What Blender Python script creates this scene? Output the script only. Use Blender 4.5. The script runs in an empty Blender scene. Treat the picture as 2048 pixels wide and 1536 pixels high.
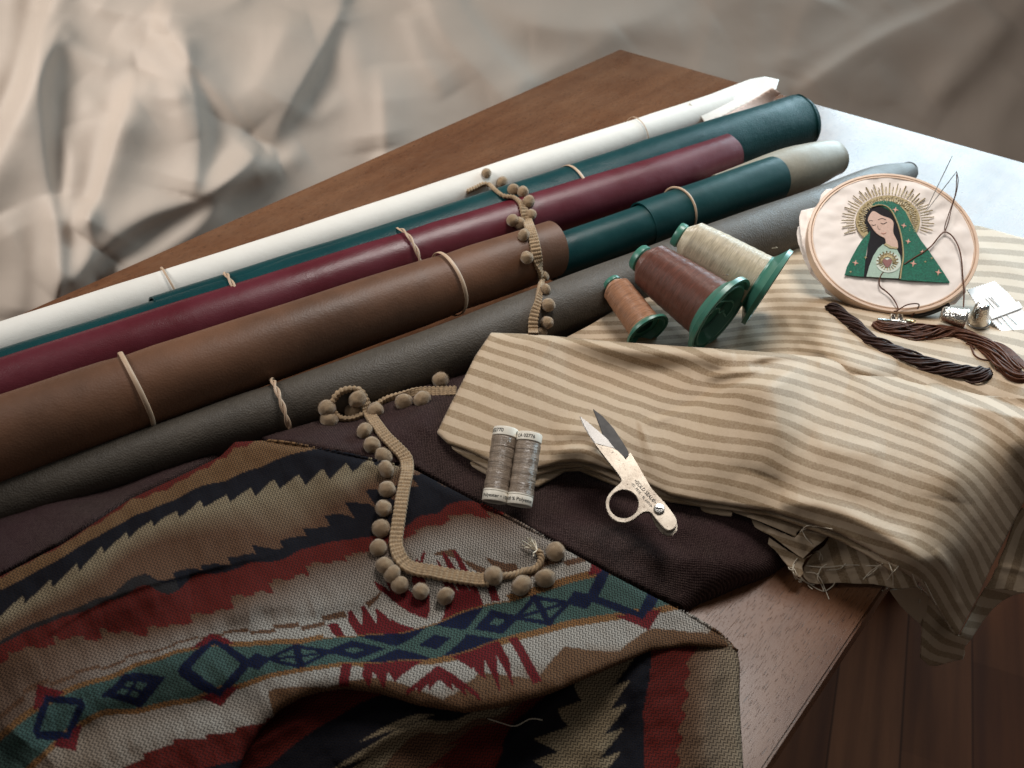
import bpy, bmesh, math, random
import numpy as np
from mathutils import Vector, Matrix, Euler, noise as mnoise

random.seed(7); rng = np.random.default_rng(7)
sc = bpy.context.scene
COL = sc.collection
R = math.radians

# ------------------------------------------------------------------ camera
H = 0.42                      # camera height above the table top (z = 0)
FPX = 1726.0                  # focal length in photo pixels (photo 2048 wide)
PITCH = R(40)
cam_d = bpy.data.cameras.new('camera'); cam = bpy.data.objects.new('camera', cam_d); COL.objects.link(cam)
cam.location = (0, 0, H); cam.rotation_euler = (R(50), 0, 0)
cam_d.sensor_width = 36; cam_d.lens = FPX / 2048 * 36
cam_d.clip_start = 0.02; cam_d.clip_end = 50
cam_d.dof.use_dof = True; cam_d.dof.focus_distance = 0.60; cam_d.dof.aperture_fstop = 13.0
sc.camera = cam
# ------------------------------------------------------------------ light
w = bpy.data.worlds.new('World'); sc.world = w; w.use_nodes = True
bg = w.node_tree.nodes['Background']; bg.inputs[0].default_value = (1.0, 0.95, 0.90, 1); bg.inputs[1].default_value = 0.105

def area(name, loc, target, sx, sy, power, color):
    l = bpy.data.lights.new(name, 'AREA'); l.shape = 'RECTANGLE'; l.size = sx; l.size_y = sy
    l.energy = power; l.color = color
    o = bpy.data.objects.new(name, l); COL.objects.link(o); o.location = loc
    o.rotation_euler = (Vector(target) - Vector(loc)).to_track_quat('-Z', 'Y').to_euler()
    return o
wl_ = area('window_light', (0.94, 1.33, 0.37), (0.36, 0.64, 0.06), 0.95, 0.48, 9, (0.66, 0.88, 1.0)); wl_.data.spread = R(120)
hl = area('added_top_light', (0.32, 1.02, 1.25), (0.24, 0.52, 0.0), 0.5, 0.5, 3.3, (1.0, 0.965, 0.92)); hl.data.spread = R(76)  # no window here: warm overhead lamp added to top-light hoop and cloth
rl = area('backdrop_fill_light', (-1.10, 0.55, 0.90), (-0.15, 1.38, -0.25), 0.5, 0.5, 6.2, (1.0, 0.975, 0.945)); rl.data.spread = R(92)  # fill lamp added at upper left to brighten the backdrop
sc.view_settings.view_transform = 'Standard'; sc.view_settings.look = 'None'
sc.view_settings.exposure = 0.0; sc.view_settings.gamma = 1.0

# ------------------------------------------------------------------ photo geometry helpers
CP, SP = math.cos(PITCH), math.sin(PITCH)
def rays(u, v):
    u = np.asarray(u, float); v = np.asarray(v, float)
    x = (u - 1024) / FPX; y = -(v - 768) / FPX
    return np.stack([x, CP + y * SP, -SP + y * CP], -1)
CAM = np.array([0, 0, H])
def P(u, v, z=0.0):
    d = rays(u, v); t = (z - H) / d[..., 2]
    return CAM + np.asarray(t)[..., None] * d
def V(u, v, z=0.0): return Vector(P(u, v, z).tolist())
def px_of(p):
    q = np.asarray(p, float) - CAM
    x = q[..., 0]; f = q[..., 1] * CP - q[..., 2] * SP; y = q[..., 1] * SP + q[..., 2] * CP
    return 1024 + FPX * x / f, 768 - FPX * y / f, f
def depth_at(u, v, spec):
    d = rays(u, v)
    if isinstance(spec, tuple):          # ('y', value): point on a vertical plane y = value
        return spec[1] / d[1]
    return (spec - H) / d[2]

class TPS:
    def __init__(s, pts, vals, lam=0.0):
        s.p = np.asarray(pts, float); s.sc = 500.0
        p = s.p / s.sc; n = len(p)
        K = s.k(np.linalg.norm(p[:, None] - p[None], axis=2)) + lam * np.eye(n)
        A = np.zeros((n + 3, n + 3)); A[:n, :n] = K; A[:n, n] = 1; A[:n, n+1:] = p; A[n, :n] = 1; A[n+1:, :n] = p.T
        b = np.zeros(n + 3); b[:n] = vals
        s.w = np.linalg.lstsq(A, b, rcond=None)[0]; s.p = p; s.n = n
    @staticmethod
    def k(r): return r * r * np.log(r + 1e-9)
    def __call__(s, q):
        q = np.asarray(q, float) / s.sc; out = np.empty(len(q))
        for i in range(0, len(q), 20000):
            c = q[i:i+20000]
            r = np.linalg.norm(c[:, None] - s.p[None], axis=2)
            out[i:i+20000] = s.k(r) @ s.w[:s.n] + s.w[s.n] + c @ s.w[s.n+1:]
        return out

def polydist(q, line):
    """distance to a polyline, signed (positive to the right of travel in image space), and 0..1 position along it"""
    L = np.asarray(line, float); best = np.full(len(q), 1e9); sg = np.zeros(len(q)); tt = np.zeros(len(q))
    seg = np.linalg.norm(L[1:] - L[:-1], axis=1); cum = np.r_[0, np.cumsum(seg)]; tot = cum[-1]
    for i in range(len(L) - 1):
        a, b = L[i], L[i+1]; ab = b - a
        t = np.clip(((q - a) @ ab) / (ab @ ab), 0, 1)
        c = a + t[:, None] * ab; d = np.linalg.norm(q - c, axis=1)
        m = d < best
        best[m] = d[m]; tt[m] = ((cum[i] + t * seg[i]) / tot)[m]
        cr = ab[0] * (q[:, 1] - a[1]) - ab[1] * (q[:, 0] - a[0])
        sg[m] = np.sign(cr)[m]
    sg[sg == 0] = 1
    return best * sg, tt

def smooth_line(pts, n=8, closed=False):
    """Catmull-Rom through the points"""
    p = np.asarray(pts, float); N = len(p); out = []
    rngk = range(N if closed else N - 1)
    for i in rngk:
        if closed: a, b, c, d = p[(i-1) % N], p[i], p[(i+1) % N], p[(i+2) % N]
        else: a, b, c, d = p[max(i-1, 0)], p[i], p[i+1], p[min(i+2, N-1)]
        for k in range(n):
            t = k / n
            out.append(0.5 * ((2*b) + (c-a)*t + (2*a-5*b+4*c-d)*t*t + (-a+3*b-3*c+d)*t**3))
    if not closed: out.append(p[-1])
    return np.array(out)

def inside(q, poly):
    x, y = q[:, 0], q[:, 1]; c = np.zeros(len(q), bool); n = len(poly)
    for i in range(n):
        x1, y1 = poly[i]; x2, y2 = poly[(i+1) % n]
        if y1 == y2: continue
        m = ((y1 > y) != (y2 > y)) & (x < (x2 - x1) * (y - y1) / (y2 - y1) + x1)
        c ^= m
    return c

def vnoise(q, scale, seed=0, octs=3):
    r = np.random.default_rng(seed); out = np.zeros(len(q)); amp = 1.0; tot = 0
    for o in range(octs):
        for k in range(7):
            a = r.uniform(0, 2*math.pi); f = r.uniform(0.6, 1.4) * (2**o) / scale * 2 * math.pi
            out += amp * np.sin(q[:, 0] * math.cos(a) * f + q[:, 1] * math.sin(a) * f + r.uniform(0, 6.28)) / 2.6
        tot += amp; amp *= 0.5
    return out / tot

def fold_field(q, folds, tent=False):
    """sum of folds: (polyline, height_mm, width before, width after, fade start, fade end)"""
    h = np.zeros(len(q))
    for f in folds:
        line, A, wl, wr = f[:4]; fs = f[4] if len(f) > 4 else 0.18; fe = f[5] if len(f) > 5 else 0.18
        line = smooth_line(line, 6)
        d, t = polydist(q, line)
        if tent: e_ = 9.0; ww = np.where(d < 0, wl, wr) * 1.25; g = np.exp(-((np.sqrt(d * d + e_ * e_) - e_) / ww) ** 1.35)
        else: g = np.where(d < 0, np.exp(-(d / wl)**2), np.exp(-(d / wr)**2))
        if fs > 0: g = g * np.clip(t / fs, 0, 1)**0.7
        if fe > 0: g = g * np.clip((1 - t) / fe, 0, 1)**0.7
        h += A * 1e-3 * g
    return h

def tag(o, label=None, cat=None, group=None, kind=None):
    if label: o['label'] = label
    if cat: o['category'] = cat
    if group: o['group'] = group
    if kind: o['kind'] = kind
    return o
def link(name, me, mat=None, parent=None):
    o = bpy.data.objects.new(name, me); COL.objects.link(o)
    if mat is not None:
        for m in (mat if isinstance(mat, (list, tuple)) else [mat]): me.materials.append(m)
    if parent is not None:
        o.parent = parent; o.matrix_parent_inverse = parent.matrix_world.inverted() if False else Matrix.Translation(-parent.location)
    return o
def empty(name, loc):
    o = bpy.data.objects.new(name, None); COL.objects.link(o); o.location = loc; o.empty_display_size = 0.02
    return o
def mesh_np(name, verts, faces, smooth=True):
    me = bpy.data.meshes.new(name)
    me.from_pydata([tuple(map(float, v)) for v in verts], [], [tuple(int(i) for i in f) for f in faces])
    if smooth: me.polygons.foreach_set('use_smooth', [True] * len(me.polygons))
    me.update(); return me

def sheet(name, outline, ctrl, mat, folds=(), step=5, thick=0.0008, parent=None, fab=None, col=None,
          rolls=(), crumple=(), smoothed=False, extra=None, lam=0.0, tent=False):
    """cloth traced in the photo: outline and relief given where they stand, built at real depth"""
    out = smooth_line(outline, 8, True) if smoothed else np.asarray(outline, float)
    u0, v0 = out.min(0) - step; u1, v1 = out.max(0) + step
    nu = int((u1 - u0) / step) + 2; nv = int((v1 - v0) / step) + 2
    gu, gv = np.meshgrid(u0 + np.arange(nu) * step, v0 + np.arange(nv) * step)
    q = np.stack([gu.ravel(), gv.ravel()], 1)
    ins = inside(q, out); I = ins.reshape(nv, nu)
    cell = I[:-1, :-1] | I[1:, :-1] | I[:-1, 1:] | I[1:, 1:]
    need = np.zeros((nv, nu), bool)
    need[:-1, :-1] |= cell; need[1:, :-1] |= cell; need[:-1, 1:] |= cell; need[1:, 1:] |= cell
    snap = (need & ~I).ravel()
    sq = q[snap]; bd = np.full(len(sq), 1e9); bp = sq.copy()
    for i in range(len(out)):
        a = out[i]; b = out[(i+1) % len(out)]; ab = b - a
        if ab @ ab < 1e-9: continue
        t = np.clip(((sq - a) @ ab) / (ab @ ab), 0, 1); c = a + t[:, None] * ab
        d = np.linalg.norm(sq - c, axis=1); m = d < bd; bd[m] = d[m]; bp[m] = c[m]
    q[snap] = bp
    idx = -np.ones(nv * nu, int); keep = need.ravel(); idx[keep] = np.arange(keep.sum()); Q = q[keep]
    J, Ic = np.nonzero(cell)
    a = idx[J * nu + Ic]; b = idx[J * nu + Ic + 1]; c = idx[(J+1) * nu + Ic + 1]; d = idx[(J+1) * nu + Ic]
    faces = np.stack([a, d, c, b], 1)
    cp = np.array([[c[0], c[1]] for c in ctrl], float)
    inv = np.array([1.0 / depth_at(c[0], c[1], c[2]) for c in ctrl])
    D = 1.0 / TPS(cp, inv, lam)(Q)
    if folds: D = D - fold_field(Q, folds, tent)
    for (sc_, amp, seed) in crumple: D = D - amp * 1e-3 * vnoise(Q, sc_, seed)
    for (line, rad, wpx) in rolls:        # the sheet turns down and under along this edge
        dd, _ = polydist(Q, line); x = np.clip(np.abs(dd) / wpx, 0, 1)
        D = D + rad * (1 - np.sqrt(np.clip(1 - (1 - x)**2, 0, 1)))
    if extra is not None: D = D + extra(Q)
    X = CAM + D[:, None] * rays(Q[:, 0], Q[:, 1])
    me = bpy.data.meshes.new(name)
    me.vertices.add(len(X)); me.vertices.foreach_set('co', X.astype(np.float32).ravel())
    nf = len(faces); me.loops.add(nf * 4); me.polygons.add(nf)
    me.loops.foreach_set('vertex_index', faces.ravel().astype(np.int32))
    me.polygons.foreach_set('loop_start', (np.arange(nf) * 4).astype(np.int32))
    me.polygons.foreach_set('loop_total', np.full(nf, 4, np.int32))
    me.update(); me.validate(); me.polygons.foreach_set('use_smooth', [True] * len(me.polygons))
    fa = me.attributes.new('fab', 'FLOAT_VECTOR', 'POINT')
    F = fab(Q) if fab is not None else np.stack([X[:, 0] * 1000, X[:, 1] * 1000, X[:, 2] * 1000], 1)
    fa.data.foreach_set('vector', F.astype(np.float32).ravel())
    if col is not None:
        ca = me.attributes.new('Col', 'FLOAT_COLOR', 'POINT'); Cc = np.ones((len(Q), 4)); Cc[:, :3] = col(Q, F)
        ca.data.foreach_set('color', Cc.astype(np.float32).ravel())
    o = link(name, me, mat, parent)
    if thick:
        m = o.modifiers.new('thickness', 'SOLIDIFY'); m.thickness = thick; m.offset = -1
    return o

# ------------------------------------------------------------------ materials
class NT:
    def __init__(s, name):
        s.m = bpy.data.materials.new(name); s.m.use_nodes = True; s.t = s.m.node_tree; s.N = s.t.nodes; s.L = s.t.links
        s.b = s.N['Principled BSDF']
    def n(s, typ, **kw):
        x = s.N.new(typ)
        for k, v in kw.items():
            if hasattr(x, k): setattr(x, k, v)
        return x
    def l(s, a, b): s.L.new(a, b)
    def val(s, sock, v):
        if hasattr(v, 'is_linked') or isinstance(v, bpy.types.NodeSocket): s.l(v, sock)
        else: sock.default_value = v
    def math(s, op, a, b=0.0, c=0.0):
        x = s.n('ShaderNodeMath'); x.operation = op
        for i, v in enumerate((a, b, c)):
            if i < len(x.inputs): s.val(x.inputs[i], v)
        return x.outputs[0]
    def mix(s, f, a, b, blend='MIX'):
        x = s.n('ShaderNodeMix'); x.data_type = 'RGBA'; x.blend_type = blend
        s.val(x.inputs[0], f); s.val(x.inputs[6], a if not isinstance(a, tuple) else (*a, 1)[:4]); s.val(x.inputs[7], b if not isinstance(b, tuple) else (*b, 1)[:4])
        return x.outputs[2]
    def noise(s, vec, scale, detail=3, rough=0.5):
        x = s.n('ShaderNodeTexNoise'); x.inputs['Scale'].default_value = scale; x.inputs['Detail'].default_value = detail
        x.inputs['Roughness'].default_value = rough
        if vec is not None: s.l(vec, x.inputs['Vector'])
        return x.outputs['Fac']
    def obj(s): return s.n('ShaderNodeTexCoord').outputs['Object']
    def attr(s, name='fab'):
        x = s.n('ShaderNodeAttribute'); x.attribute_name = name; return x
    def mapping(s, vec, scale=(1, 1, 1), rot=(0, 0, 0), loc=(0, 0, 0)):
        x = s.n('ShaderNodeMapping'); s.l(vec, x.inputs[0]); x.inputs['Scale'].default_value = scale
        x.inputs['Rotation'].default_value = rot; x.inputs['Location'].default_value = loc; return x.outputs[0]
    def ramp(s, fac, stops):
        x = s.n('ShaderNodeValToRGB'); s.l(fac, x.inputs[0]); e = x.color_ramp.elements
        while len(e) < len(stops): e.new(0.5)
        for i, (p, c) in enumerate(stops):
            e[i].position = p; e[i].color = (*c, 1) if isinstance(c, tuple) else (c, c, c, 1)
        return x.outputs[0]
    def map_range(s, v, a, b, c=0.0, d=1.0):
        x = s.n('ShaderNodeMapRange'); s.l(v, x.inputs[0]); x.inputs[1].default_value = a; x.inputs[2].default_value = b
        x.inputs[3].default_value = c; x.inputs[4].default_value = d; x.clamp = True; return x.outputs[0]
    def bump(s, h, dist, strength=1.0, base=None):
        x = s.n('ShaderNodeBump'); s.l(h, x.inputs['Height']); x.inputs['Distance'].default_value = dist
        x.inputs['Strength'].default_value = strength
        if base is not None: s.l(base, x.inputs['Normal'])
        return x.outputs[0]
    def done(s, color=None, rough=None, normal=None, metal=None, sheen=None, spec=None, coat=None):
        b = s.b
        if color is not None: s.val(b.inputs['Base Color'], (*color, 1) if isinstance(color, tuple) else color)
        if rough is not None: s.val(b.inputs['Roughness'], rough)
        if normal is not None: s.l(normal, b.inputs['Normal'])
        if metal is not None: s.val(b.inputs['Metallic'], metal)
        if sheen is not None: b.inputs['Sheen Weight'].default_value = sheen; b.inputs['Sheen Roughness'].default_value = 0.5
        if spec is not None: b.inputs['Specular IOR Level'].default_value = spec
        if coat is not None: b.inputs['Coat Weight'].default_value = coat; b.inputs['Coat Roughness'].default_value = 0.15
        return s.m

def leather(name, base, second, rough=0.42, grain=900, gd=0.00025, mott=18, spec=0.5, amount=0.6):
    t = NT(name); o = t.obj()
    n1 = t.noise(o, mott, 5, 0.6); c = t.mix(t.map_range(n1, 0.35, 0.7), base, second)
    n2 = t.noise(o, 240, 3); c = t.mix(t.map_range(n2, 0.45, 0.8, 0, amount * 0.35), c, tuple(min(1, x * 1.7 + 0.01) for x in base))
    v = t.n('ShaderNodeTexVoronoi'); v.inputs['Scale'].default_value = grain; t.l(o, v.inputs['Vector'])
    nb = t.bump(v.outputs['Distance'], gd, 0.7)
    nb = t.bump(t.noise(o, 60, 3), 0.0012, 0.35, nb)
    r = t.map_range(n1, 0.3, 0.7, rough - 0.06, rough + 0.08)
    return t.done(c, r, nb, spec=spec)

M = {}
M['brown_leather'] = leather('brown leather', (0.092, 0.042, 0.022), (0.175, 0.075, 0.036), 0.50, 700, 0.00012, 9, 0.4)
M['burgundy'] = leather('burgundy leather', (0.085, 0.007, 0.013), (0.105, 0.010, 0.020), 0.36, 1100, 0.00012)
M['teal'] = leather('dark teal leather', (0.0025, 0.032, 0.036), (0.003, 0.042, 0.045), 0.38, 800, 0.00025, spec=0.2)
M['teal_satin'] = leather('teal smooth leather', (0.0025, 0.032, 0.034), (0.003, 0.042, 0.042), 0.36, 1100, 0.0001, spec=0.22)
M['white_leather'] = leather('white leather', (0.66, 0.62, 0.56), (0.72, 0.68, 0.62), 0.6, 1200, 0.0001, 12, 0.4, 0.1)
M['taupe'] = leather('taupe leather', (0.22, 0.195, 0.145), (0.26, 0.23, 0.17), 0.5, 900, 0.0001)
M['grey_leather'] = leather('grey pebbled leather', (0.054, 0.043, 0.032), (0.068, 0.054, 0.040), 0.55, 800, 0.0003, 25, 0.4, 1.2)
M['pink'] = leather('pale pink leather', (0.5, 0.33, 0.26), (0.55, 0.38, 0.3), 0.6)

def flat(name, color, rough=0.5, metal=0.0, spec=0.5, var=0.12, scale=60, bump=0.0, sheen=None):
    t = NT(name); o = t.obj(); n = t.noise(o, scale, 4, 0.6)
    c = t.mix(t.map_range(n, 0.3, 0.7), tuple(x * (1 - var) for x in color), tuple(min(1, x * (1 + var)) for x in color))
    nb = t.bump(t.noise(o, scale * 12, 2), bump, 0.6) if bump else None
    return t.done(c, rough, nb, metal, sheen, spec)
M['band'] = flat('tan rubber band', (0.48, 0.33, 0.22), 0.5)
M['green_plastic'] = flat('green plastic', (0.05, 0.185, 0.135), 0.32, var=0.06)
M['white_plastic'] = flat('cream white plastic', (0.86, 0.80, 0.69), 0.4, var=0.03)
M['black_ink'] = flat('black ink', (0.015, 0.013, 0.012), 0.6)
M['hoop_wood'] = flat('pale pink wood', (0.70, 0.51, 0.38), 0.42, var=0.08, scale=40)
M['steel'] = flat('bright steel', (0.62, 0.60, 0.56), 0.25, 1.0, var=0.1, scale=300, bump=0.0001)
M['brass'] = flat('dull brass', (0.45, 0.36, 0.22), 0.35, 1.0)
M['gold_thread'] = flat('gold embroidery thread', (0.40, 0.30, 0.14), 0.5, scale=900, var=0.35, bump=0.0003)
M['green_thread'] = flat('green satin stitch', (0.003, 0.115, 0.065), 0.5, spec=0.25, scale=700, var=0.5, bump=0.0003)
M['mint_thread'] = flat('mint green stitching', (0.33, 0.45, 0.36), 0.5, scale=500, var=0.12, bump=0.0002)
M['black_thread'] = flat('black hair stitching', (0.012, 0.010, 0.013), 0.6, spec=0.12, scale=500, bump=0.0002)
M['skin_thread'] = flat('skin tone stitching', (0.56, 0.36, 0.28), 0.5, scale=500, var=0.08, bump=0.0002)
M['rose_thread'] = flat('rose stitching', (0.62, 0.30, 0.22), 0.5)
M['heart_thread'] = flat('brown red stitching', (0.20, 0.06, 0.05), 0.5)
M['floss'] = flat('dark brown floss', (0.038, 0.016, 0.011), 0.6, spec=0.2, scale=300, var=0.4)
M['floss_red'] = flat('reddish brown floss', (0.095, 0.034, 0.016), 0.6, spec=0.2, scale=300, var=0.4)
M['card'] = flat('white card', (0.86, 0.85, 0.84), 0.7, var=0.02)
M['loose_thread'] = flat('pale loose thread', (0.75, 0.66, 0.52), 0.7)
M['trim'] = flat('tan braid cord', (0.33, 0.22, 0.12), 0.75, scale=500, var=0.3, bump=0.0004, sheen=0.2)
M['pompom'] = flat('tan wool pompom', (0.31, 0.21, 0.12), 0.95, scale=500, var=0.3, bump=0.0003, sheen=0.4)
M['black_metal'] = flat('blackened steel blade', (0.03, 0.028, 0.027), 0.4, 0.6, var=0.3, scale=200)
M['dark_hole'] = flat('dark shadowed plastic', (0.015, 0.05, 0.04), 0.5)

def plain_cloth(name, base, second, weave=900, bumpd=0.0003, rough=0.85, sheen=0.15, spot=None):
    t = NT(name); o = t.obj(); n = t.noise(o, 6, 4, 0.55)
    c = t.mix(t.map_range(n, 0.35, 0.65), base, second)
    wv = t.noise(t.mapping(o, (1, 1, 1)), weave, 2)
    c = t.mix(t.map_range(wv, 0.4, 0.75, 0, 0.5), c, tuple(min(1, x * 2.0) for x in base)) if spot is None else t.mix(t.map_range(wv, 0.45, 0.7, 0, 0.7), c, spot)
    nb = t.bump(wv, bumpd, 0.8)
    return t.done(c, rough, nb, sheen=sheen, spec=0.25)
M['backdrop'] = None
t = NT('unbleached canvas'); o = t.obj(); n = t.noise(o, 3, 4, 0.5)
c = t.mix(t.map_range(n, 0.35, 0.65), (0.45, 0.375, 0.31), (0.51, 0.425, 0.355))
M['backdrop'] = t.done(c, 0.62, t.bump(t.noise(o, 30, 4), 0.0015, 0.3), spec=0.3)
M['hoop_cloth'] = flat('pale pink cotton', (0.82, 0.73, 0.67), 0.7, var=0.03, scale=30)

# plum cloth: fine two-tone weave
t = NT('plum woven cloth'); at = t.attr(); o = at.outputs['Vector']
sx = t.n('ShaderNodeSeparateXYZ'); t.l(o, sx.inputs[0])
X, Y = sx.outputs[0], sx.outputs[1]
a = t.math('SINE', t.math('MULTIPLY', t.math('ADD', X, Y), 3.0)); b = t.math('SINE', t.math('MULTIPLY', t.math('SUBTRACT', X, Y), 3.0))
wv = t.math('MULTIPLY', a, b); nn = t.noise(o, 1.6, 3, 0.7)
f = t.map_range(t.math('ADD', t.math('MULTIPLY', wv, 0.20), nn), 0.40, 0.80)
c = t.mix(f, (0.008, 0.004, 0.004), (0.125, 0.080, 0.070))
c = t.mix(t.map_range(t.noise(o, 0.02, 3), 0.4, 0.7, 0, 0.4), c, (0.04, 0.015, 0.02))
M['plum'] = t.done(c, 0.85, t.bump(f, 0.0004, 0.7), spec=0.1)

# striped cloth: fab.y counts stripes, fab.x runs along them (mm)
t = NT('beige and brown striped cotton'); at = t.attr(); sx = t.n('ShaderNodeSeparateXYZ'); t.l(at.outputs['Vector'], sx.inputs[0])
X, Y = sx.outputs[0], sx.outputs[1]
cx = t.n('ShaderNodeCombineXYZ'); t.l(t.math('MULTIPLY', X, 1.1), cx.inputs[0]); t.l(t.math('FLOOR', t.math('MULTIPLY', Y, 2)), cx.inputs[1])
wob = t.noise(cx.outputs[0], 0.9, 2, 0.7)
ph = t.math('ADD', Y, t.math('MULTIPLY', t.math('SUBTRACT', wob, 0.5), 0.16))
fr = t.math('ABSOLUTE', t.math('SUBTRACT', t.math('FRACT', ph), 0.5))        # 0.5 on a dark centre (integer), 0 between
stripe = t.map_range(fr, 0.245, 0.285)
o = t.obj(); fine = t.noise(t.mapping(o, (1, 1, 1)), 900, 2); soft = t.noise(o, 12, 4)
dark = t.mix(t.map_range(soft, 0.35, 0.7), (0.235, 0.155, 0.086), (0.28, 0.19, 0.110))
light = t.mix(t.map_range(soft, 0.35, 0.7), (0.44, 0.328, 0.225), (0.485, 0.363, 0.25))
c = t.mix(stripe, light, dark)
c = t.mix(t.map_range(fine, 0.35, 0.7, 0, 0.28), c, (0.55, 0.44, 0.30))
M['striped'] = t.done(c, 0.62, t.bump(fine, 0.0002, 0.5, t.bump(t.noise(o, 70, 3), 0.0012, 0.35)), sheen=0.08, spec=0.25)

# patterned blanket: colours are woven bands (vertex colours), dark dashes are the ground threads
t = NT('woven blanket cloth'); at = t.attr(); sx = t.n('ShaderNodeSeparateXYZ'); t.l(at.outputs['Vector'], sx.inputs[0])
X, Y = sx.outputs[0], sx.outputs[1]
row = t.math('MULTIPLY', Y, 0.74)                       # row number
ri = t.math('FLOOR', row); par = t.math('MODULO', t.math('ABSOLUTE', ri), 2.0)
sgn = t.math('SUBTRACT', t.math('MULTIPLY', par, 2.0), 1.0)
fy = t.math('FRACT', row)
dash = t.math('FRACT', t.math('ADD', t.math('MULTIPLY', X, 0.55), t.math('MULTIPLY', t.math('MULTIPLY', sgn, fy), 0.75)))
dm = t.math('MULTIPLY', t.map_range(t.math('ABSOLUTE', t.math('SUBTRACT', dash, 0.5)), 0.16, 0.26, 1, 0),
            t.map_range(t.math('ABSOLUTE', t.math('SUBTRACT', fy, 0.5)), 0.36, 0.48, 1, 0.25))
colr = t.attr('Col').outputs['Color']
c = t.mix(t.math('MULTIPLY', dm, 0.90), colr, (0.010, 0.007, 0.007))
o = t.obj(); c = t.mix(t.map_range(t.noise(o, 1200, 2), 0.4, 0.8, 0, 0.3), c, (0.02, 0.015, 0.015))
M['blanket'] = t.done(c, 0.85, t.bump(t.math('SUBTRACT', 1.0, dm), 0.0005, 0.7), spec=0.1)

# table wood
GR = math.atan2(0.707, 0.621)
t = NT('worn table wood'); o = t.obj(); r = t.mapping(o, (1, 1, 1), (0, 0, -GR))
st = t.mapping(r, (4, 38, 4)); n1 = t.noise(st, 1.0, 6, 0.6)
c = t.mix(t.map_range(n1, 0.3, 0.7), (0.11, 0.046, 0.023), (0.205, 0.102, 0.056))
c = t.mix(t.map_range(t.noise(r, 7, 5, 0.65), 0.45, 0.75, 0, 0.55), c, (0.24, 0.15, 0.10))
c = t.mix(t.map_range(t.noise(t.mapping(r, (2.5, 7, 2)), 1.0, 4, 0.6), 0.5, 0.75, 0, 0.6), c, (0.085, 0.045, 0.032))
pore = t.noise(t.mapping(r, (150, 1500, 100)), 1.0, 2, 0.5)
pm = t.map_range(pore, 0.60, 0.66); c = t.mix(t.math('MULTIPLY', pm, 0.8), c, (0.022, 0.010, 0.008))
fine = t.noise(t.mapping(r, (60, 1600, 60)), 1.0, 3)
c = t.mix(t.map_range(fine, 0.4, 0.7, 0, 0.25), c, (0.30, 0.21, 0.16))
rg = t.map_range(t.noise(r, 9, 5, 0.6), 0.3, 0.7, 0.19, 0.34)
c = t.mix(1.0, c, (0.76, 0.65, 0.54), 'MULTIPLY')
M['table'] = t.done(c, rg, t.bump(t.math('SUBTRACT', 1.0, pm), 0.0002, 0.2), spec=0.19)

t = NT('dark floor boards'); o = t.obj(); r = t.mapping(o, (1, 1, 1), (0, 0, R(-68)))
sx = t.n('ShaderNodeSeparateXYZ'); t.l(r, sx.inputs[0])
bi = t.math('FLOOR', t.math('MULTIPLY', sx.outputs[1], 12)); fr = t.math('FRACT', t.math('MULTIPLY', sx.outputs[1], 12))
wn = t.n('ShaderNodeTexWhiteNoise'); wn.noise_dimensions = '2D'; cb = t.n('ShaderNodeCombineXYZ'); t.l(bi, cb.inputs[0])
t.l(t.math('FLOOR', t.math('ADD', t.math('MULTIPLY', sx.outputs[0], 2.2), t.math('MULTIPLY', bi, 0.37))), cb.inputs[1]); t.l(cb.outputs[0], wn.inputs[0])
c = t.mix(wn.outputs[0], (0.055, 0.018, 0.008), (0.13, 0.048, 0.022))
c = t.mix(t.map_range(t.noise(t.mapping(r, (3, 40, 3)), 1.0, 4), 0.35, 0.7, 0, 0.6), c, (0.03, 0.012, 0.008))
gap = t.map_range(t.math('ABSOLUTE', t.math('SUBTRACT', fr, 0.5)), 0.478, 0.49)
c = t.mix(t.math('MULTIPLY', gap, 0.6), c, (0.012, 0.005, 0.003)); M['floor'] = t.done(c, 0.6, spec=0.04)

# ------------------------------------------------------------------ floor and table
def box_mesh(name, x0, x1, y0, y1, z0, z1, bev=0.0):
    bm = bmesh.new(); bmesh.ops.create_cube(bm, size=1)
    for v in bm.verts: v.co = Vector(((x0+x1)/2 + v.co.x*(x1-x0), (y0+y1)/2 + v.co.y*(y1-y0), (z0+z1)/2 + v.co.z*(z1-z0)))
    if bev: bmesh.ops.bevel(bm, geom=bm.edges[:], offset=bev, segments=2, affect='EDGES')
    me = bpy.data.meshes.new(name); bm.to_mesh(me); bm.free(); return me
FZ = -0.62
fl = link('floor', box_mesh('floor', -3, 4, -1.5, 5, FZ - 0.05, FZ), M['floor']); tag(fl, kind='structure')
A = P(1240, 98)[:2]; B = P(2290, 393)[:2]; dirL = (P(1530, 1536)[:2] - B); dirL /= np.linalg.norm(dirL); TL = 1.45
def prism(name, poly, z0, z1, mat, parent, bev=0.0015):
    bm = bmesh.new(); vs = [bm.verts.new((p[0], p[1], z0)) for p in poly]; f = bm.faces.new(vs)
    e = bmesh.ops.extrude_face_region(bm, geom=[f]); bmesh.ops.translate(bm, vec=(0, 0, z1 - z0), verts=[g for g in e['geom'] if isinstance(g, bmesh.types.BMVert)])
    bmesh.ops.recalc_face_normals(bm, faces=bm.faces[:])
    if bev: bmesh.ops.bevel(bm, geom=bm.edges[:], offset=bev, segments=2, affect='EDGES')
    me = bpy.data.meshes.new(name); bm.to_mesh(me); bm.free(); return link(name, me, mat, parent)
tc = (A + B) / 2 + dirL * TL / 2
table = empty('wooden_table', (tc[0], tc[1], FZ)); tag(table, 'worn brown wooden table with visible grain under all the cloth and leather rolls', 'table')
prism('tabletop', [A, B, B + dirL * TL, A + dirL * TL], -0.028, 0.0, M['table'], table)
wd = (B - A) / np.linalg.norm(B - A); Wd = np.linalg.norm(B - A)
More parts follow.
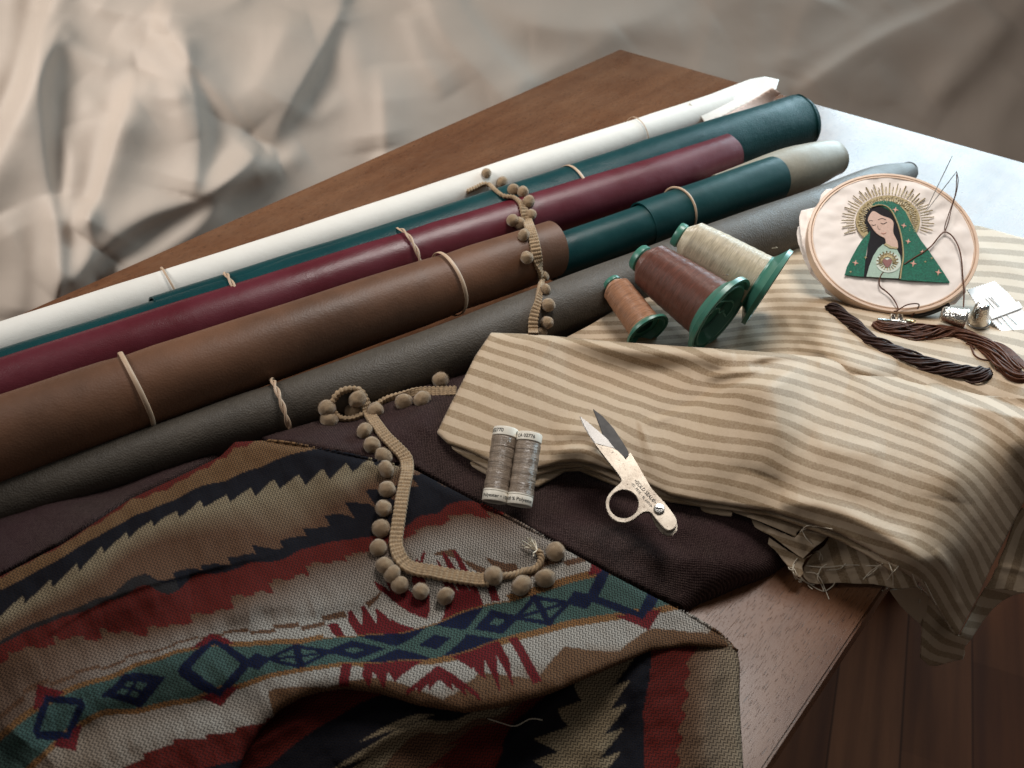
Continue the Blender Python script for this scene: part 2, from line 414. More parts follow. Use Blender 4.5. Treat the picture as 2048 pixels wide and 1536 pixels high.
for a_ in (0.06, TL - 0.06):
    for b_ in (0.06, Wd - 0.06):
        c0 = A + dirL * a_ + wd * b_
        prism('leg', [c0 + np.array(k) * 0.025 for k in ((-1, -1), (1, -1), (1, 1), (-1, 1))], FZ, -0.028, M['table'], table)

# ------------------------------------------------------------------ backdrop
bd_ctrl = [(-350, -150, ('y', 1.42)), (600, -150, ('y', 1.50)), (1400, -150, ('y', 1.56)), (2400, -150, ('y', 1.50)),
           (-350, 700, ('y', 0.98)), (600, 500, ('y', 1.20)), (1300, 250, ('y', 1.42)), (2400, 500, ('y', 1.30)), (200, 900, ('y', 0.95)), (1300, 800, ('y', 1.18)), (2400, 900, ('y', 1.15)),
           (1800, 250, ('y', 1.44)), (0, 300, ('y', 1.15)), (350, 250, ('y', 1.22)), (900, 150, ('y', 1.40))]
bf = [
 ([(130, -60), (90, 60), (62, 180), (-10, 330), (-60, 430)], 40, 55, 13, 0, 0),
 ([(30, -60), (20, 90), (-40, 240)], 17.6, 30, 26, 0, .1),
 ([(112, 30), (100, 90), (76, 160), (80, 250), (90, 360), (110, 480), (105, 640)], 20.8, 13, 60, .2, 0),
 ([(692, -30), (640, 90), (580, 200), (535, 285)], 26, 15, 110, .1, .25),
 ([(300, 15), (352, 68), (402, 135), (455, 205), (505, 262)], 24, 34, 16, .25, .5),
 ([(365, 70), (372, 150), (395, 245), (392, 330), (378, 392)], 20.8, 13, 40, .2, .1),
 ([(285, 140), (262, 200), (236, 280), (205, 390), (180, 440), (160, 470)], 27.2, 60, 13, .2, .1),
 ([(522, 292), (470, 345), (395, 392), (300, 430), (225, 480), (170, 535), (110, 600)], 25.6, 13, 32, .05, .1),
 ([(560, 330), (480, 360), (440, 395), (420, 430), (380, 470), (300, 520), (200, 570)], 20.8, 13, 24, .1, .1),
 ([(170, 395), (175, 470), (172, 540), (150, 600)], 14.4, 13, 20, .2, .2),
 ([(100, 390), (112, 450), (110, 540), (100, 640)], 14.4, 24, 13, .2, .1),
 ([(185, -20), (215, 12), (310, 24), (380, 22), (460, 2), (500, -40)], 12, 40, 18, .1, .1),
 ([(310, 20), (420, 50), (540, 60), (620, 40)], 14.4, 20, 40, .1, .3),
 ([(110, 50), (160, 100), (220, 125), (270, 120)], 12.8, 13, 24, .2, .3),
 ([(150, 170), (190, 220), (240, 250), (290, 220)], 11.2, 20, 30, .3, .3),
 ([(280, 160), (310, 185), (350, 190), (375, 180)], 8, 14, 13, .2, .2),
 ([(850, -40), (890, 60), (950, 130), (1010, 195), (1060, 240)], 16, 60, 18, 0, .1),
 ([(890, -40), (940, 50), (1000, 120), (1070, 180)], 8, 14, 40, 0, .1),
 ([(690, 10), (715, 120), (735, 210), (752, 300)], 14.4, 36, 30, .1, .1),
 ([(765, 130), (772, 220), (775, 300), (770, 360)], 17.6, 60, 13, .3, 0),
 ([(580, 210), (620, 235), (650, 225), (690, 190)], 5.6, 13, 13, .3, .3),
 ([(610, 300), (560, 330), (520, 310)], 11.2, 20, 13, .3, .2),
 ([(960, -20), (1060, 40), (1180, 52), (1290, 30), (1380, -20)], 13, 60, 26, .3, .3),
 ([(1060, 90), (1200, 80), (1350, 60), (1420, 20)], 16, 34, 40, .2, .2),
 ([(1437, -50), (1425, 60), (1405, 140), (1390, 210)], 16, 90, 20, 0, .1),
 ([(1480, -30), (1520, 60), (1530, 160), (1560, 240)], 8, 30, 30, .1, .2),
 ([(1590, 195), (1680, 130), (1780, 70), (1890, 20), (1990, -40)], 28.8, 13, 60, .1, 0),
 ([(1850, 250), (1900, 160), (1990, 60), (2080, -20)], 17.6, 30, 30, .2, 0),
 ([(1740, 130), (1775, 170), (1780, 210)], 4.8, 13, 13, .3, .3),
 ([(2048, 150), (1990, 250), (1980, 330)], 12.8, 30, 50, .1, .1),
 ([(-40, -60), (-30, 100), (-80, 260)], 24, 30, 30, 0, 0), ([(135, 250), (150, 330), (140, 430), (130, 560), (110, 640)], 14, 40, 14, .2, .2),
 ([(230, 60), (300, 110), (350, 180), (385, 280)], 9, 30, 14, .2, .2), ([(590, 20), (560, 100), (520, 170), (470, 210)], 12, 60, 22, .2, .3), ([(820, 20), (850, 110), (900, 190)], 10, 30, 14, .1, .2),
 ([(1240, 60), (1180, 110), (1090, 150), (980, 200)], 9, 50, 20, .2, .2), ([(1640, -20), (1600, 60), (1570, 150)], 12, 40, 18, .1, .2), ([(1480, 140), (1600, 120), (1720, 60), (1800, -20)], 10, 20, 60, .2, .1),
 ([(1880, 250), (1800, 200), (1700, 190)], 8, 20, 40, .2, .3), ([(2020, 40), (1940, 140), (1860, 200)], 14, 18, 50, .1, .2),
 ([(0, 430), (40, 520), (30, 640)], 12.8, 26, 26, .2, .1),
]
bf = [(f[0], f[1] * (0.45 if np.mean([q[0] for q in f[0]]) > 1200 else (0.8 if f[1] < 12 else 1.0)), *f[2:]) for f in bf]
bd = sheet('backdrop_cloth', [(-350, -90), (2420, -90), (2420, 960), (-350, 960)], bd_ctrl, M['backdrop'], bf, step=6, thick=0.002, tent=True,
           crumple=((460, 5, 3), (170, 0.35, 4), (50, 0.10, 9)))
tag(bd, 'large crumpled unbleached canvas sheet hanging in folds behind the table', 'cloth')

# ------------------------------------------------------------------ rolls
ROLLS = {}
def roll(name, label, stations, mat, turns=3.2, thick=0.0013, seam=1.0, bands=(), group='rolls of leather and cloth laid side by side', parent=None, grow=0.0, jitter=0.0, seed=1, gap=0.0, ends=(0, 0), hollow=True):
    """stations: (top silhouette px, bottom silhouette px, centre height). Built as a sheet wound in a spiral round its axis."""
    cs, rs = [], []
    n = len(stations)
    for i, (tp, bt, zc) in enumerate(stations):
        mid = ((tp[0] + bt[0]) / 2, (tp[1] + bt[1]) / 2); c = P(*mid, zc); cs.append(c)
        j = i + 1 if i < n - 1 else i - 1
        nrm = np.cross(rays(*tp), rays(*stations[j][0])); nrm /= np.linalg.norm(nrm); rs.append(abs((c - CAM) @ nrm))
    cs = np.array(cs); rs = np.array(rs) + grow
    K = 26 if n > 2 else 110
    path = smooth_line(np.c_[cs, rs], K); Cn, Rn = path[:, :3], path[:, 3]
    na = 44; nt = int(na * turns)
    m = len(Cn); T = np.gradient(Cn, axis=0); T /= np.linalg.norm(T, axis=1)[:, None]
    up = np.array([0, 0, 1.0]); S = np.cross(T, up); S /= np.linalg.norm(S, axis=1)[:, None]; U = np.cross(S, T)
    rr = np.random.default_rng(seed)
    verts = []
    arc = np.r_[0, np.cumsum(np.linalg.norm(np.diff(Cn, axis=0), axis=1))]
    pu0, _, _ = px_of(Cn + Rn[:, None] * U); pinch = np.ones(m)
    for (bu, st_) in bands:
        ib = int(np.argmin(np.abs(pu0 - bu))); pinch -= (0.012 if st_ == 'thin' else 0.035) * np.exp(-((arc - arc[ib]) / 0.011) ** 2)
    Rn = Rn * pinch
    Cn = Cn + (0.0007 * np.sin(arc * 11 + seed))[:, None] * U + (0.0009 * np.sin(arc * 8 + seed * 2))[:, None] * S
    for i in range(m):
        th = seam + np.arange(nt + 1) / na * 2 * math.pi
        k = np.arange(nt + 1) / na
        rad = Rn[i] - k * (thick * 1.5 + gap)
        rad = rad * (1 + jitter * np.sin(th * 2 + i * 0.11 + seed) + jitter * 0.6 * np.sin(th * 3 - i * 0.23))
        rad = rad + Rn[i] * (0.012 * np.sin(arc[i] * 17 + th + seed) + 0.008 * np.sin(arc[i] * 31 - 2 * th + seed * 3) + 0.005 * np.sin(arc[i] * 67 + 3 * th))
        off = 0.0
        if i in (0, m - 1):                                    # ragged ends: turns stop at different lengths
            pass
        e = (0.004 * np.sin(k * 4 + seed) * (1 if i == m - 1 else (-1 if i == 0 else 0)))
        pos = Cn[i] + rad[:, None] * (np.cos(th)[:, None] * S[i] + np.sin(th)[:, None] * U[i]) + e[:, None] * T[i]
        verts.append(pos)
    verts = np.concatenate(verts); w_ = nt + 1
    ii, jj = np.meshgrid(np.arange(m - 1), np.arange(nt), indexing='ij')
    a = ii * w_ + jj; faces = np.stack([a, a + w_, a + w_ + 1, a + 1], -1).reshape(-1, 4)
    if parent is not None:
        o = link('outer_wrap', mesh_np('outer_wrap', verts, faces), mat, parent); md = o.modifiers.new('thickness', 'SOLIDIFY'); md.thickness = thick; md.offset = -1; es = o.modifiers.new('edges', 'EDGE_SPLIT'); es.split_angle = R(50); return o
    root = empty(name, tuple(Cn[m // 2] - np.array([0, 0, Rn[m // 2]]))); tag(root, label, 'roll', group)
    me = mesh_np('rolled_sheet', verts, faces); o = link('rolled_sheet', me, mat, root)
    md = o.modifiers.new('thickness', 'SOLIDIFY'); md.thickness = thick; md.offset = -1
    es = o.modifiers.new('edges', 'EDGE_SPLIT'); es.split_angle = R(50)
    pu, pv, _ = px_of(Cn + Rn[:, None] * U)
    for (bu, style) in bands:
        i = int(np.argmin(np.abs(pu - bu))); i = min(max(i, 1), m - 2)
        frac = (bu - pu[i]) / (pu[i+1] - pu[i] + 1e-9); c = Cn[i] + (Cn[i+1] - Cn[i]) * frac; r_ = Rn[i]
        tilt = rr.uniform(-0.06, 0.06); wdt = 0.0016 if style != 'thin' else 0.0009
        strands = 1 if style in ('flat', 'thin') else 2
        bv, bf_ = [], []
        for s_ in range(strands):
            base = len(bv); na2 = 72; npr = 8
            for k in range(na2):
                th = k / na2 * 2 * math.pi
                ax = tilt * r_ * math.sin(th + 1) + (0.0011 * math.sin(th * 6 + s_ * math.pi) if strands == 2 else 0.0009 * math.sin(th * 2 + 2))
                lift = 0.0016 + (0.0008 * (1 + math.cos(th * 6 + s_ * math.pi)) if strands == 2 else 0)
                radial = math.cos(th) * S[i] + math.sin(th) * U[i]
                cc = c + radial * (r_ * (1 + jitter) + lift) + T[i] * ax
                for q_ in range(npr):
                    ph = q_ / npr * 2 * math.pi
                    bv.append(cc + radial * math.sin(ph) * wdt * 0.3 + T[i] * math.cos(ph) * wdt * (1.0 if strands == 1 else 0.6))
            for k in range(na2):
                for q_ in range(npr):
                    k2 = (k + 1) % na2; q2 = (q_ + 1) % npr
                    bf_.append((base + k*npr+q_, base + k2*npr+q_, base + k2*npr+q2, base + k*npr+q2))
        link('rubber_band', mesh_np('rubber_band', bv, bf_), M['band'], root)
    ROLLS[name + label[:6]] = (Cn, Rn)
    return root

def ext(st, k=0.12):                                            # run on past the left edge of the picture
    (t0, b0, z0), (t1, b1, z1) = st[0], st[1]
    e = lambda a, b: (a[0] - k * 1500, a[1] + (a[1] - b[1]) / (b[0] - a[0]) * k * 1500)
    return [(e(t0, t1), e(b0, b1), z0)] + st

roll('leather_roll', 'rolled white leather, farthest back in the row with its end curling open',
     ext([((0, 640), (20, 745), 0.024), ((1440, 180), (1465, 238), 0.024)]), M['white_leather'], bands=((330, 'thin'), (1275, 'thin')), seam=4.4, seed=2, turns=2.3)
def hit(u, v, off=0.0, default_z=0.03):
    """point where the sight line through a photo pixel meets what is already built (off: towards the camera)"""
    d = rays(u, v); dv = Vector(d.tolist()).normalized()
    ok, loc, nor, _, _, _ = sc.ray_cast(DG, Vector(CAM.tolist()), dv)
    if not ok: loc = V(u, v, default_z)
    return loc - dv * off
bpy.context.view_layer.update(); DG = bpy.context.evaluated_depsgraph_get()
def zh(u, v, off=.0009): return (u, v, float(hit(u, v, off)[2]))
wr = [o for o in bpy.data.objects if o.name == 'leather_roll'][0]
sheet('open_flap', [(1378, 206), (1440, 181), (1500, 158), (1530, 153), (1558, 159), (1552, 178), (1500, 203), (1442, 234), (1412, 247), (1398, 226)], [zh(1372, 216, .0015), zh(1380, 230, .0015), zh(1388, 243, .0015), (1558, 160, .040), (1552, 178, .0385), (1500, 158, .0375), (1500, 203, .034)], M['white_leather'], step=5, thick=.0013, parent=wr)
sheet('inner_flap', [(1400, 262), (1440, 236), (1500, 203), (1545, 176), (1562, 186), (1545, 200), (1560, 215), (1480, 290)], [(1400, 262, .028), (1500, 203, .036), (1562, 186, .038), (1480, 290, .014), (1560, 215, .02)], M['pink'], step=5, thick=.0013, parent=wr)
tq_ = roll('leather_roll', 'long dark teal leather roll directly in front of the white one',
     ext([((0, 692), (25, 830), 0.034), ((1582, 190), (1612, 300), 0.036)]), M['teal'], bands=((462, 'twist'), (1150, 'flat')), seam=4.4, seed=3)
roll('leather_roll', '', [((302, 592), (326, 710), 0.0345), ((1582, 190), (1612, 300), 0.036)], M['teal'], seam=4.4, seed=3, parent=tq_, grow=.0011, turns=1.4)
roll('leather_roll', 'burgundy leather roll turning purple in the window light, between teal and brown rolls',
     ext([((0, 708), (25, 850), 0.036), ((1440, 266), (1470, 358), 0.038)]), M['burgundy'], bands=((808, 'twist'),), seam=4.4, seed=4)
roll('leather_roll', 'thick matt brown leather roll held by two tan rubber bands',
     ext([((0, 785), (48, 960), 0.050), ((1082, 441), (1120, 552), 0.046)]), M['brown_leather'], bands=((250, 'flat'), (893, 'flat')), seam=4.0, seed=5, turns=2.2)
tr_ = roll('leather_roll', 'short dark teal leather roll sticking out past the end of the brown roll',
     [((1085, 475), (1112, 563), 0.036), ((1480, 336), (1515, 412), 0.036)], M['teal_satin'], bands=(), seam=4.4, seed=6)

roll('leather_roll', '', [((1272, 406), (1306, 492), 0.036), ((1520, 319), (1560, 401), 0.036)], M['teal_satin'], seam=4.4, seed=6, parent=tr_, grow=.0012, turns=1.4)
def wrap_band(parent, c, ax, r_):
    ax = ax / np.linalg.norm(ax); S = np.cross(ax, [0, 0, 1.0]); S /= np.linalg.norm(S); U = np.cross(S, ax)
    vs, fs = tube_arrays([c + (np.cos(a) * S + np.sin(a) * U) * (r_ + .0012) + ax * .0008 * math.sin(2 * a) for a in np.linspace(0, 2 * math.pi, 72, endpoint=False)], .0011, 8, True)
    link('rubber_band', mesh_np('rubber_band', vs, fs), M['band'], parent)
LATER = [(tr_, (1340, 383), (1375, 463), .036, (1450, 343))]
roll('leather_roll', 'pale taupe leather roll whose blunt end shows behind the short teal roll',
     [((1420, 348), (1450, 430), 0.030), ((1560, 296), (1595, 392), 0.034), ((1645, 280), (1680, 352), 0.034)], M['taupe'], seed=7, jitter=0.02, seam=4.4)
roll('leather_roll', 'long grey pebbled leather roll in front, tapering behind the embroidery hoop',
     ext([((0, 955), (36, 1050), 0.0235), ((430, 803), (470, 908), 0.025), ((760, 688), (805, 806), 0.0265), ((1110, 556), (1158, 670), 0.028), ((1400, 452), (1450, 560), 0.028), ((1640, 366), (1670, 470), 0.026), ((1740, 330), (1760, 412), 0.024), ((1815, 322), (1826, 362), 0.016)]),
     M['grey_leather'], bands=((552, 'twist'),), seed=8, jitter=0.006, seam=4.2)
# ------------------------------------------------------------------ plum cloth
plum_out = [(-120, 1000), (200, 960), (450, 895), (640, 840), (760, 795), (900, 740), (1000, 700), (1150, 690), (1400, 760), (1550, 900), (1600, 1060),
            (1584, 1130), (1545, 1152), (1480, 1178), (1400, 1212), (1330, 1250), (1200, 1340), (1000, 1450), (700, 1560), (-120, 1620)]
plum_ctrl = [(-120, 1030, .020), (200, 985, .020), (450, 915, .022), (700, 830, .022), (930, 740, .020), (1150, 700, .018),
             (-120, 1110, .032), (200, 1040, .032), (450, 960, .034), (650, 890, .035), (850, 830, .034), (1000, 780, .03),
             (-100, 1300, .028), (300, 1250, .022), (600, 1100, .028), (800, 950, .030), (950, 960, .024), (1150, 1000, .022), (1300, 1080, .026), (1450, 1100, .022),
             (1584, 1130, .004), (1480, 1175, .006), (1400, 1210, .006), (1560, 1040, .014), (1330, 1250, .007), (1000, 1440, .006), (1250, 1180, .022), (1000, 1200, .022), (600, 1500, .006), (-100, 1560, .006), (1300, 850, .02)]
# ------------------------------------------------------------------ patterned blanket
zA = lambda L: [(x / 2, 768 + y / 2) for x, y in L]
zB = lambda L: [(600 + x / 3.413, 1100 + y / 3.413) for x, y in L]
tops = {   # guide curves: cloth coordinate across the bands (mm) : curve in the photo
 0: [(0, 1153), (125, 1088), (260, 998), (440, 913), (480, 888), (535, 872), (640, 850)],
 22: [(0, 1180), (50, 1155), (100, 1128), (150, 1098), (200, 1070), (250, 1043), (300, 1020), (350, 1000), (450, 962), (525, 933), (630, 898), (760, 860)],
 50: [(0, 1228), (50, 1200), (100, 1170), (152, 1138), (218, 1092), (270, 1062), (327, 1036), (400, 1010), (472, 993), (547, 970), (620, 958), (690, 940), (750, 926), (850, 900)],
 86: [(0, 1282), (130, 1225), (215, 1193), (310, 1160), (400, 1137), (480, 1116)],
 78: [(560, 1090), (620, 1066), (680, 1030), (750, 985), (850, 950)],
 92: [(0, 1290), (50, 1264), (130, 1232), (215, 1200), (300, 1170), (400, 1145), (500, 1125), (600, 1100), (700, 1080), (750, 1073), (810, 1055), (875, 1028), (945, 1003), (1040, 970)],
 108: [(0, 1322), (125, 1280), (210, 1268), (290, 1263), (360, 1246), (425, 1223), (480, 1195), (560, 1162), (600, 1142), (670, 1116), (750, 1092), (810, 1072), (850, 1052), (900, 1034), (950, 1027), (1000, 1028), (1060, 1010)],
 150: [(0, 1483), (75, 1423), (125, 1393), (225, 1358), (275, 1333), (350, 1308), (425, 1290), (475, 1293), (600, 1288), (700, 1275), (800, 1268), (875, 1248), (950, 1218), (1024, 1203), (1100, 1180), (1200, 1152), (1280, 1130)],
 180: [(120, 1470), (205, 1420), (278, 1416), (322, 1405), (381, 1396), (483, 1366), (542, 1346), (600, 1336), (688, 1324), (805, 1319), (893, 1311), (981, 1283), (1039, 1266), (1127, 1243), (1200, 1231), (1310, 1215)],
 212: [(200, 1536), (350, 1460), (500, 1428), (600, 1402), (690, 1388), (760, 1400), (840, 1420), (930, 1432), (1000, 1422), (1100, 1390), (1200, 1350), (1300, 1305), (1400, 1290)],
}
tp, tv = [], []
for k_, L in tops.items():
    for q_ in L: tp.append(q_); tv.append(k_)
T_top = TPS(tp, tv, 2e-4)
sg = [((425, 1275), -100), ((445, 1425), -100), ((436, 1350), -100), ((1222, 1148), 100), ((1295, 1255), 100), ((1262, 1200), 100), ((872, 1287), 0), ((835, 1200), 0), ((875, 1330), 0), ((890, 1420), 0),
      ((125, 1450), -192), ((270, 1375), -142), ((110, 1380), -185), ((760, 1050), 0), ((700, 940), 0), ((300, 1120), -95), ((100, 1200), -150), ((1000, 1060), 60), ((560, 1320), -66), ((1085, 1215), 58), ((0, 1480), -232)]
S_top = TPS([a[0] for a in sg], [a[1] for a in sg], 1e-4)
hexc = lambda r, g, b: np.array([((x / 255 + 0.055) / 1.055)**2.4 for x in (r, g, b)])
CL = dict(tan=hexc(150, 112, 76), navy=hexc(20, 23, 34), grey=hexc(172, 152, 122), brown=hexc(128, 92, 68), slate=hexc(50, 46, 46), red=hexc(122, 38, 28), white=hexc(206, 196, 184), gold=hexc(162, 115, 70),
          teal=hexc(86, 114, 106), blue=hexc(10, 28, 66), crim=hexc(130, 34, 38), pale=hexc(186, 168, 142))
def zig(s, p, a, ph=0.0, step=3): 
    s = np.floor(s * step / 3.0) * 3.0 / step
    return a * (np.abs(((s / p + ph) % 1) - 0.5) * 2 - 0.5) * 2
def saw(s, p, a): return a * (((s / p) % 1) - 0.5) * 2
def motif(s, t, c):
    """small figures woven into the light band (s along, t across, both mm); c is filled in place"""
    ax = np.abs(s); mid = 165.0; dt = t - mid
    for sgn in (-1, 1):
        y = (sgn * dt - 16) * (1.3 if sgn < 0 else 1.0)                             # 0 at the edge of the teal band, growing outwards
        tri = np.abs(((ax / 6.0) % 1) - 0.5) * 2
        m1 = (y > 0) & (y < (20 if sgn < 0 else 27)) & (ax > 6 + 0.75 * y) & (ax < 30 + 0.15 * y) & ~((ax > 15) & (y > 9 + 15 * tri))
        m2 = (y > 5 + 1.15 * ax) & (y < 16 + 0.5 * ax + 3.5 * (((ax / 5.0) % 1) - 0.5))
        m3 = (np.abs(ax - 37 - 0.15 * y) < 2.2) & (y > 1) & (y < (14 if sgn < 0 else 25))
        c[(y > 0) & (y < 24 - ax * 0.25) & (ax < 44) & (sgn < 0)] = CL['white']
        c[m1 | m2 | m3] = CL['crim']
    # blue centre: crossed diamonds on teal
    tb = np.abs(dt) < 15
    d = np.abs(dt)
    c[tb & (np.abs(ax - 14) + 0 < 16 - 0) & (d > 15 - (14 - np.abs(ax - 16)) * 0.95)] = CL['blue']
    c[tb & (ax + d < 7.5)] = CL['blue']
    c[tb & (np.abs(ax - 33) + d * 1.1 < 13) ] = CL['blue']
    c[tb & (np.abs(ax - 33) + d * 1.1 < 4)] = CL['teal']
    # hollow pointed figure and small solid figure
    x2 = np.abs(ax - 57); c[tb & (x2 < 14) & (np.abs(d - (13 - x2 * 0.9)) < 2.3)] = CL['blue']; c[tb & (x2 < 1.8)] = CL['blue']
    c[tb & (np.abs(ax - 78) + d < 8.5)] = CL['blue']; c[tb & (d < 1.6) & (ax > 40) & (ax < 88)] = CL['blue']
    # large hollow diamonds with red tips
    for s0 in (-100, 100, -192):
        x3 = np.abs(s - s0); o_ = x3 * 1.25 + d
        if s0 == -192: o_ = x3 * 1.1 + d
        m_ = (x3 < 19) & (d < 25)
        c[m_ & (d < 16) & (o_ < 25)] = CL['teal']; c[m_ & (d >= 14) & (o_ < 25)] = CL['gold']
        c[m_ & (o_ > 16) & (o_ < 25)] = CL['blue']
        c[(x3 < 11) & (d > 17) & (o_ > 22.5) & (o_ < 31)] = CL['crim']
    x4 = np.abs(s + 144); o4 = x4 * 0.8 + d; c[(o4 < 15) & (o4 > 7)] = CL['blue']; c[(o4 < 15) & (np.abs(x4 - d) < 1.6)] = CL['blue']
def lerp(a, b, f): f = np.clip(f, 0, 1)[:, None]; return a * (1 - f) + b * f
MUTE = 0.56
def blanket_col(Q, F):
    t = T_top(Q); s = F[:, 0] * 0.9; sm = S_top(Q); c = np.tile(CL['tan'], (len(s), 1))
    c[t < 2 + zig(s, 12, 1.5)] = CL['red']
    c[(t >= 22)] = CL['navy']
    t2 = 49 + saw(s, -13, 5.5); m = t > t2; c[m] = lerp(CL['grey'], CL['brown'], (t - 58) / 16)[m]
    t3 = np.interp(Q[:, 0], [470, 580], [86, 77]) + saw(s, 13, 3.0) * np.clip((s + 20) / 60, 0.12, 1) * 1.1; m = t > t3; c[m] = CL['navy'] ; c[m & (t > 88 - 4 * np.clip(-(s) / 60, 0, 1) * 2) & (s < 0)] = CL['slate']
    m = t > 92; c[m] = CL['red']
    t5 = 108 + saw(s, 19, 3.4) + 2.0 * (np.floor(s / 5) % 2); m = t > t5; c[m] = lerp(CL['brown'], CL['white'], (t - 108) / 27 * np.clip((sm + 200) / 150, 0.15, 1))[m]
    m = np.abs(t - 136 - 1.5 * np.sign(np.sin(s * 0.3))) < 1.6; c[m] = CL['brown']
    m = t > 145; c[m] = CL['gold']
    m = (t > 150) & (t < 180); c[m] = CL['teal']
    m = t >= 185; c[m] = lerp(CL['white'], CL['tan'], (t - 198 + zig(s, 30, 3)) / 14 * np.clip((sm + 90) / 40, 0.0, 1) + 0.6 * np.clip(-(sm + 90) / 100, 0, 1))[m]
    m = (t > 200 + zig(s, 40, 5)) & (sm > -75); c[m] = lerp(CL['tan'], CL['brown'], np.full(len(s), 0.55))[m]
    m = t > 222 + saw(s, 12, 2); m &= sm < -60; c[m] = CL['red']; c[(t > 248) & (sm < -60)] = CL['navy']
    motif(sm, t, c)
    return c * MUTE
top_out = [(-140, 1225), (0, 1153), (125, 1088), (260, 998), (360, 952), (440, 913), (470, 884), (520, 881), (575, 885), (630, 897), (700, 910), (760, 924), (830, 940), (950, 1003), (1024, 1038), (1105, 1085), (1220, 1148), (1290, 1185),
           (1350, 1215), (1420, 1255), (1462, 1284), (1476, 1304), (1440, 1297), (1380, 1292), (1300, 1302), (1200, 1345), (1100, 1388), (1000, 1416), (930, 1426), (840, 1412), (760, 1388), (690, 1378), (640, 1385), (600, 1397), (560, 1420), (520, 1460), (490, 1510), (470, 1560), (460, 1640), (-140, 1680)]
crest = [(1476, 1304), (1440, 1297), (1380, 1292), (1300, 1302), (1200, 1345), (1100, 1388), (1000, 1416), (930, 1426), (840, 1412), (760, 1388), (690, 1378), (640, 1385), (600, 1397), (560, 1420), (520, 1460), (490, 1510), (470, 1560)]
edge_b = [(-140, 1225), (0, 1153), (125, 1088), (260, 998), (440, 913), (470, 884), (520, 881), (630, 897), (830, 940), (950, 1003), (1105, 1085), (1220, 1148), (1350, 1215), (1462, 1284)]
top_ctrl = [(-140, 1225, .036), (0, 1153, .040), (260, 998, .043), (440, 913, .044), (520, 881, .047), (700, 910, .044), (830, 940, .041), (1024, 1038, .037), (1220, 1148, .034), (1350, 1215, .025), (1462, 1284, .014),
            (0, 1300, .048), (200, 1180, .048), (400, 1080, .046), (600, 1000, .040), (750, 1000, .036), (200, 1300, .046), (400, 1200, .044), (600, 1120, .040), (800, 1100, .038), (950, 1100, .034), (1100, 1180, .032),
            (0, 1450, .052), (200, 1400, .050), (400, 1320, .050), (560, 1290, .048), (700, 1250, .040), (860, 1250, .036), (1000, 1250, .036), (1200, 1230, .032), (1350, 1260, .024),
            (600, 1390, .050), (760, 1385, .046), (930, 1420, .046), (1100, 1385, .044), (1250, 1320, .036), (1380, 1292, .026), (300, 1500, .048), (480, 1500, .044), (0, 1600, .046), (420, 1620, .040)]
tf = [([(0, 1240), (150, 1130), (300, 1040), (450, 965), (560, 920)], -3, 30, 30), ([(60, 1290), (215, 1195), (400, 1140), (560, 1105)], 3, 40, 8, .1, .3),
      ([(0, 1360), (120, 1275), (215, 1205), (300, 1175), (380, 1165)], 7, 40, 46), ([(180, 1330), (330, 1290), (420, 1270), (500, 1245), (620, 1200)], -5, 40, 40),
      ([(0, 1490), (80, 1400), (180, 1340), (300, 1305), (400, 1265), (470, 1225), (540, 1215), (640, 1235)], 10, 34, 55, .05, .2), ([(500, 1235), (640, 1245), (740, 1225), (830, 1170)], -5, 26, 40),
      ([(700, 1130), (820, 1190), (940, 1220), (1050, 1200)], -4, 36, 36), ([(820, 1120), (950, 1090), (1060, 1120)], 4, 40, 40), ([(640, 960), (760, 1010), (880, 1010)], 5, 40, 50),
      ([(600, 1330), (760, 1345), (900, 1350), (1050, 1310), (1250, 1260)], 4, 34, 50), ([(100, 1520), (230, 1440), (380, 1420), (520, 1390)], -6, 34, 34),
      ([(740, 930), (740, 1010), (770, 1080), (800, 1110)], -3, 22, 22)]
WA = P(1082, 441, .04) - P(0, 785, .04); WA[2] = 0; WA /= np.linalg.norm(WA); WB = np.array([WA[1], -WA[0], 0])
def weave(Q):
    X = P(Q[:, 0], Q[:, 1], 0.035); return X @ WA * 1000, X @ WB * 1000
fabT = lambda Q: np.stack([*weave(Q), np.zeros(len(Q))], 1)
blanket = empty('patterned_blanket', tuple(P(700, 1250, 0.0).tolist())); 
tag(blanket, 'dark woven blanket with navy, red, tan and teal geometric bands in the foreground', 'blanket')
sheet('upper_layer', top_out, top_ctrl, M['blanket'], tf, step=2.6, thick=0.0014, parent=blanket, fab=fabT, col=blanket_col,
      rolls=[(crest, 0.008, 34), (edge_b, 0.006, 16)], crumple=((190, 1.2, 21), (70, 0.4, 22)))
lowg = {0: [(1478, 1290), (1480, 1400), (1489, 1560)], 34: [(1395, 1280), (1372, 1400), (1352, 1560)], 50: [(1300, 1280), (1286, 1420), (1286, 1560)], 66: [(1262, 1300), (1238, 1420), (1214, 1560)],
        96: [(1160, 1350), (1105, 1450), (1075, 1560)], 118: [(1110, 1370), (1030, 1440), (1010, 1500), (985, 1560)], 136: [(1050, 1395), (950, 1450), (880, 1520), (850, 1560)], 165: [(1000, 1415), (860, 1435), (780, 1460), (700, 1540)], 200: [(900, 1420), (760, 1400), (690, 1440), (600, 1500), (560, 1560)], 225: [(650, 1382), (480, 1450), (350, 1530)], 250: [(500, 1410), (350, 1460), (230, 1560)]}
lp, lv = [], []
for k_, L in lowg.items():
    for q_ in L: lp.append(q_); lv.append(k_)
T_low = TPS(lp, lv, 1e-3)
fabL = lambda Q: np.stack([weave(Q)[1], weave(Q)[0], np.zeros(len(Q))], 1)
